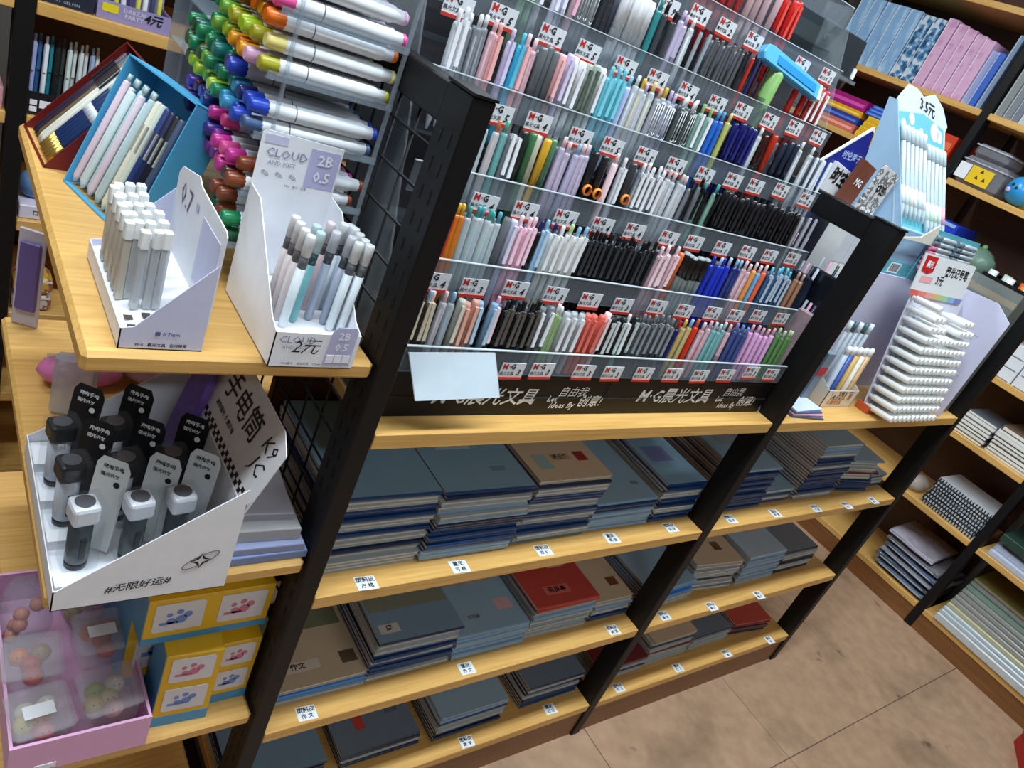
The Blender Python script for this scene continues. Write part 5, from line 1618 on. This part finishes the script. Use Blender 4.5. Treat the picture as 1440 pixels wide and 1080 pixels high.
# near bay: papers, long folders
for i in range(3):
    o = put('paper_pack', MB().box(0, .22, 0, .34, 0, .022).mesh('paper_pack', mat((206, 210, 226), .3), .003), loc=(WX + .012 + .012 * i, -.44, .4355 + i * .0226), rot=(0, 0, -.04 * i), label='wrapped white paper pack, %s on the near wall shelf' % ['lowest', 'middle', 'top'][i], cat='paper')
    put('wrapper', MB().box(-.001, .222, -.001, .341, 0.0005, .0215).mesh('wrapper', mat((220, 226, 236), .06, trans=.7)), o)
wbox('green_file', -.1, -.5, .505, .03, (40, 66, 56), 'dark green flat file above the paper packs', 'file', depth=.22)
zz = .1004
LF = [((214, 214, 212), .03, 'white'), ((196, 206, 214), .016, 'pale blue'), ((206, 214, 214), .014, 'icy grey'), ((196, 186, 130), .018, 'straw yellow'), ((140, 136, 126), .018, 'stone grey'), ((150, 142, 134), .016, 'taupe'), ((130, 126, 122), .016, 'ash grey'), ((150, 156, 146), .016, 'sage grey'), ((100, 146, 122), .02, 'sea green'), ((146, 140, 134), .016, 'warm grey'), ((160, 156, 96), .012, 'dull yellow')]
for i, (c, th, n) in enumerate(LF):
    dx = .004 + .011 * i
    o = put('long_folder', MB().box(0, .25, 0, .72, 0, th).mesh('long_folder', mat(c, .25, var=.15), .003), loc=(WX + dx - .012, -.83 + .0, zz), label=n + ' long plastic-wrapped folder in the low pile by the floor', cat='folder')
    put('glossy_edge', MB().box(-.001, .01, .002, .718, .002, th - .002).mesh('glossy_edge', mat((222, 228, 228), .06, trans=.72)), o)
    zz += th + .0004
o = put('red_box', MB().box(-.1, .1, -.1, .1, 0, .05).mesh('red_box', mat((176, 20, 26), .5), .003), loc=(2.57, -.70, 0), rot=.5, label='red box on the floor in the lower right corner', cat='box')
put('lid', MB().box(-.102, .102, -.102, .102, .05, .062).mesh('lid', mat((186, 24, 30), .45), .002), o)

# ================================================================ back wall shelving, behind the marker stand
yb = BY + .012


def counter_box(x0, x1, z, h, d, m, label, strip=None):
    o = put('display_box', None, loc=(x0, yb, z + .0004), label=label, cat='display box')
    w = x1 - x0
    part('front_panel', MB().box(0, w, 0, .002, 0, h), m, o)
    part('back_panel', MB().box(0, w, d - .002, d, 0, h * 1.6), m, o)
    part('side_panel', MB().box(0, .002, .002, d - .002, 0, h), m, o)
    part('side_panel', MB().box(w - .002, w, .002, d - .002, 0, h), m, o)
    part('floor_panel', MB().box(.002, w - .002, .002, d - .002, 0, .002), m, o)
    return o


zL1, zL2 = 1.198, .985
D1 = counter_box(-.185, -.055, zL1, .034, .08, mat((150, 140, 186), .45), 'lilac counter box with a yellow mark and handwritten price on the back shelf')
put('yellow_mark', MB().prism([(.008, .014), (.036, .014), (.036, .029), (.008, .029)], -.0008, 0, 1).mesh('yellow_mark', mat((226, 206, 40), .45)), D1)
letter(D1, 'DARZAI\nPARTY', .011, mat((206, 200, 214), .5), (.064, 0, .019), (1, 0, 0), f_, .02)
letter(D1, '4元', .022, INK, (.098, -.0004, .02), (1, 0, 0), f_, .02, .2)
D2 = counter_box(-.278, -.19, zL1, .03, .08, mat((30, 36, 56), .45), 'dark counter box of light blue packs on the back shelf')
letter(D2, '0.5  GEL PEN', .007, mat((170, 180, 190), .5), (.045, 0, .008), (1, 0, 0), f_, .0)
cols = [(226, 228, 232), (60, 66, 100), (206, 200, 80), (226, 226, 236), (80, 70, 120), (214, 206, 90)]
for i in range(9):
    o = put('thin_pen', MB().lathe([(.003, 0), (.0048, .006), (.0048, .11)], 8).mesh('thin_pen', mat(cols[i % 6], .3)), loc=(-.175 + .0128 * i, yb + .03, zL1 + .003), rot=(-.1, 0, 0), label='slim pen, %s from the post in the lilac counter box' % ['first', 'second', 'third', 'fourth', 'fifth', 'sixth', 'seventh', 'eighth', 'ninth'][i], cat='pen', group='slim pens in the lilac counter box')
    put('cap', MB().lathe([(.0052, .07), (.0052, .115)], 8).mesh('cap', mat(cols[(i + 2) % 6], .3)), o)
for i in range(5):
    put('light_pack', MB().box(0, .014, 0, .05, 0, .09).mesh('light_pack', mat([(120, 190, 206), (150, 110, 180), (110, 180, 200), (130, 70, 150), (190, 200, 214)][i], .35), .001), loc=(-.272 + .016 * i, yb + .012, zL1 + .003), label='%s pack in the dark counter box' % ['sky blue', 'mauve', 'turquoise', 'purple', 'pale grey'][i], cat='pack')
D3 = counter_box(-.281, -.16, zL2, .045, .09, mat((18, 20, 30), .4), 'black counter box of pens marked 6 yuan on the back shelf')
put('white_mark', MB().box(.004, .016, -.0008, 0, .02, .030).mesh('white_mark', CARD), D3)
put('white_mark', MB().box(.004, .016, -.0008, 0, .007, .017).mesh('white_mark', CARD), D3)
wm = put('price_mark', MB().box(.02, .06, -.0008, 0, .016, .031).mesh('price_mark', CARD), D3)
letter(wm, '6元', .012, INK, (.04, -.0008, .0235), (1, 0, 0), f_, .0)
cols = [(170, 176, 224), (60, 110, 160), (226, 230, 236), (40, 140, 156), (30, 34, 36), (60, 66, 66), (200, 214, 210), (222, 228, 226), (206, 212, 212), (226, 230, 230), (150, 170, 196), (210, 216, 220)]
for i in range(12):
    pen((-.276 + .0098 * i, yb + .025 + .012 * (i % 2), zL2 + .003), (-.08, .02), 'click', cols[i], cols[i], cols[i], .0046, 'counter pen %s from the post in the black 6 yuan box' % ['one', 'two', 'three', 'four', 'five', 'six', 'seven', 'eight', 'nine', 'ten', 'eleven', 'twelve'][i], 'pens in the black 6 yuan box')
# left of the post: bag over a pink box; below: pouches and a white pack
o = put('light_bag', MB().blob((0, 0, .055), (.05, .05, .055), 12, 8, jit=.1).mesh('light_bag', mat((176, 196, 206), .2, trans=.2)), loc=(-.375, yb + .06, zL2 + .041), label='pale plastic bag on a pink box left of the back post', cat='bag')
put('knot', MB().blob((0, 0, .11), .012, 8, 5).mesh('knot', mat((190, 206, 214), .3)), o)
o = put('pink_box', MB().box(0, .1, 0, .12, 0, .04).mesh('pink_box', mat((226, 160, 166), .5), .001), loc=(-.42, yb, zL2 + .0004), label='pink box under a pale bag left of the back post', cat='box')
letter(o, '♡ ~', .02, mat((120, 50, 60), .5), (.07, 0, .02), (1, 0, 0), f_)
o = put('white_pack', MB().box(0, .07, 0, .1, 0, .03).mesh('white_pack', mat((214, 206, 222), .4), .002), loc=(-.278, yb, .7654), label='white pack with a small mark on the lower back shelf', cat='pack')
letter(o, '□', .012, INK, (.03, 0, .014), (1, 0, 0), f_)
put('soft_toy', MB().blob((0, 0, .03), (.03, .03, .03), 12, 8, jit=.05).mesh('soft_toy', mat((100, 140, 190), .7)), loc=(-.25, yb + .05, .7958), label='small blue soft toy on the white pack', cat='toy')
for i, (c, z, lab) in enumerate((((206, 196, 186), .5454, 'cream patterned pouch at the bottom of the small pouch pile'), ((206, 160, 60), .5865, 'mustard patterned pouch on top of the small pouch pile'))):
    o = put('patterned_pouch', MB().box(0, .075, 0, .09, 0, .04).mesh('patterned_pouch', print_mat('pouch%d' % i, c, [(150, 90, 80), (230, 220, 206)], 50., .55), .01), loc=(-.277 + .002, yb - .004, z), rot=0, label=lab, cat='pouch')
    put('zip', MB().box(.004, .071, -.0012, .001, .033, .037).mesh('zip', mat((226, 220, 206), .4)), o)
# purple wallet and clear blister pack standing at the back edge of the second end shelf
o = put('purple_wallet', MB().box(-.02, .02, 0, .004, 0, .17).mesh('purple_wallet', mat((206, 200, 214), .4), .002), loc=(-.31, .585, E2 + .0005), rot=(0, 0, -.5), label='pale card with a purple wallet standing at the back of the second end shelf', cat='wallet')
put('wallet', MB().box(-.015, .015, -.006, 0, .03, .15).mesh('wallet', mat((110, 92, 160), .4), .002), o)
o = put('blister_pack', MB().box(-.028, .028, 0, .02, 0, .1).mesh('blister_pack', mat((206, 206, 210), .15, trans=.45), .006), loc=(-.275, .335, E2 + .0005), rot=-.3, label='clear blister pack of pink beads behind the torch box', cat='pack')
for i in range(4):
    put('bead', MB().blob((-.015 + .01 * i, .01, .05 + .012 * (i % 2)), .008, 8, 5).mesh('bead', mat((222, 150, 150), .4)), o)
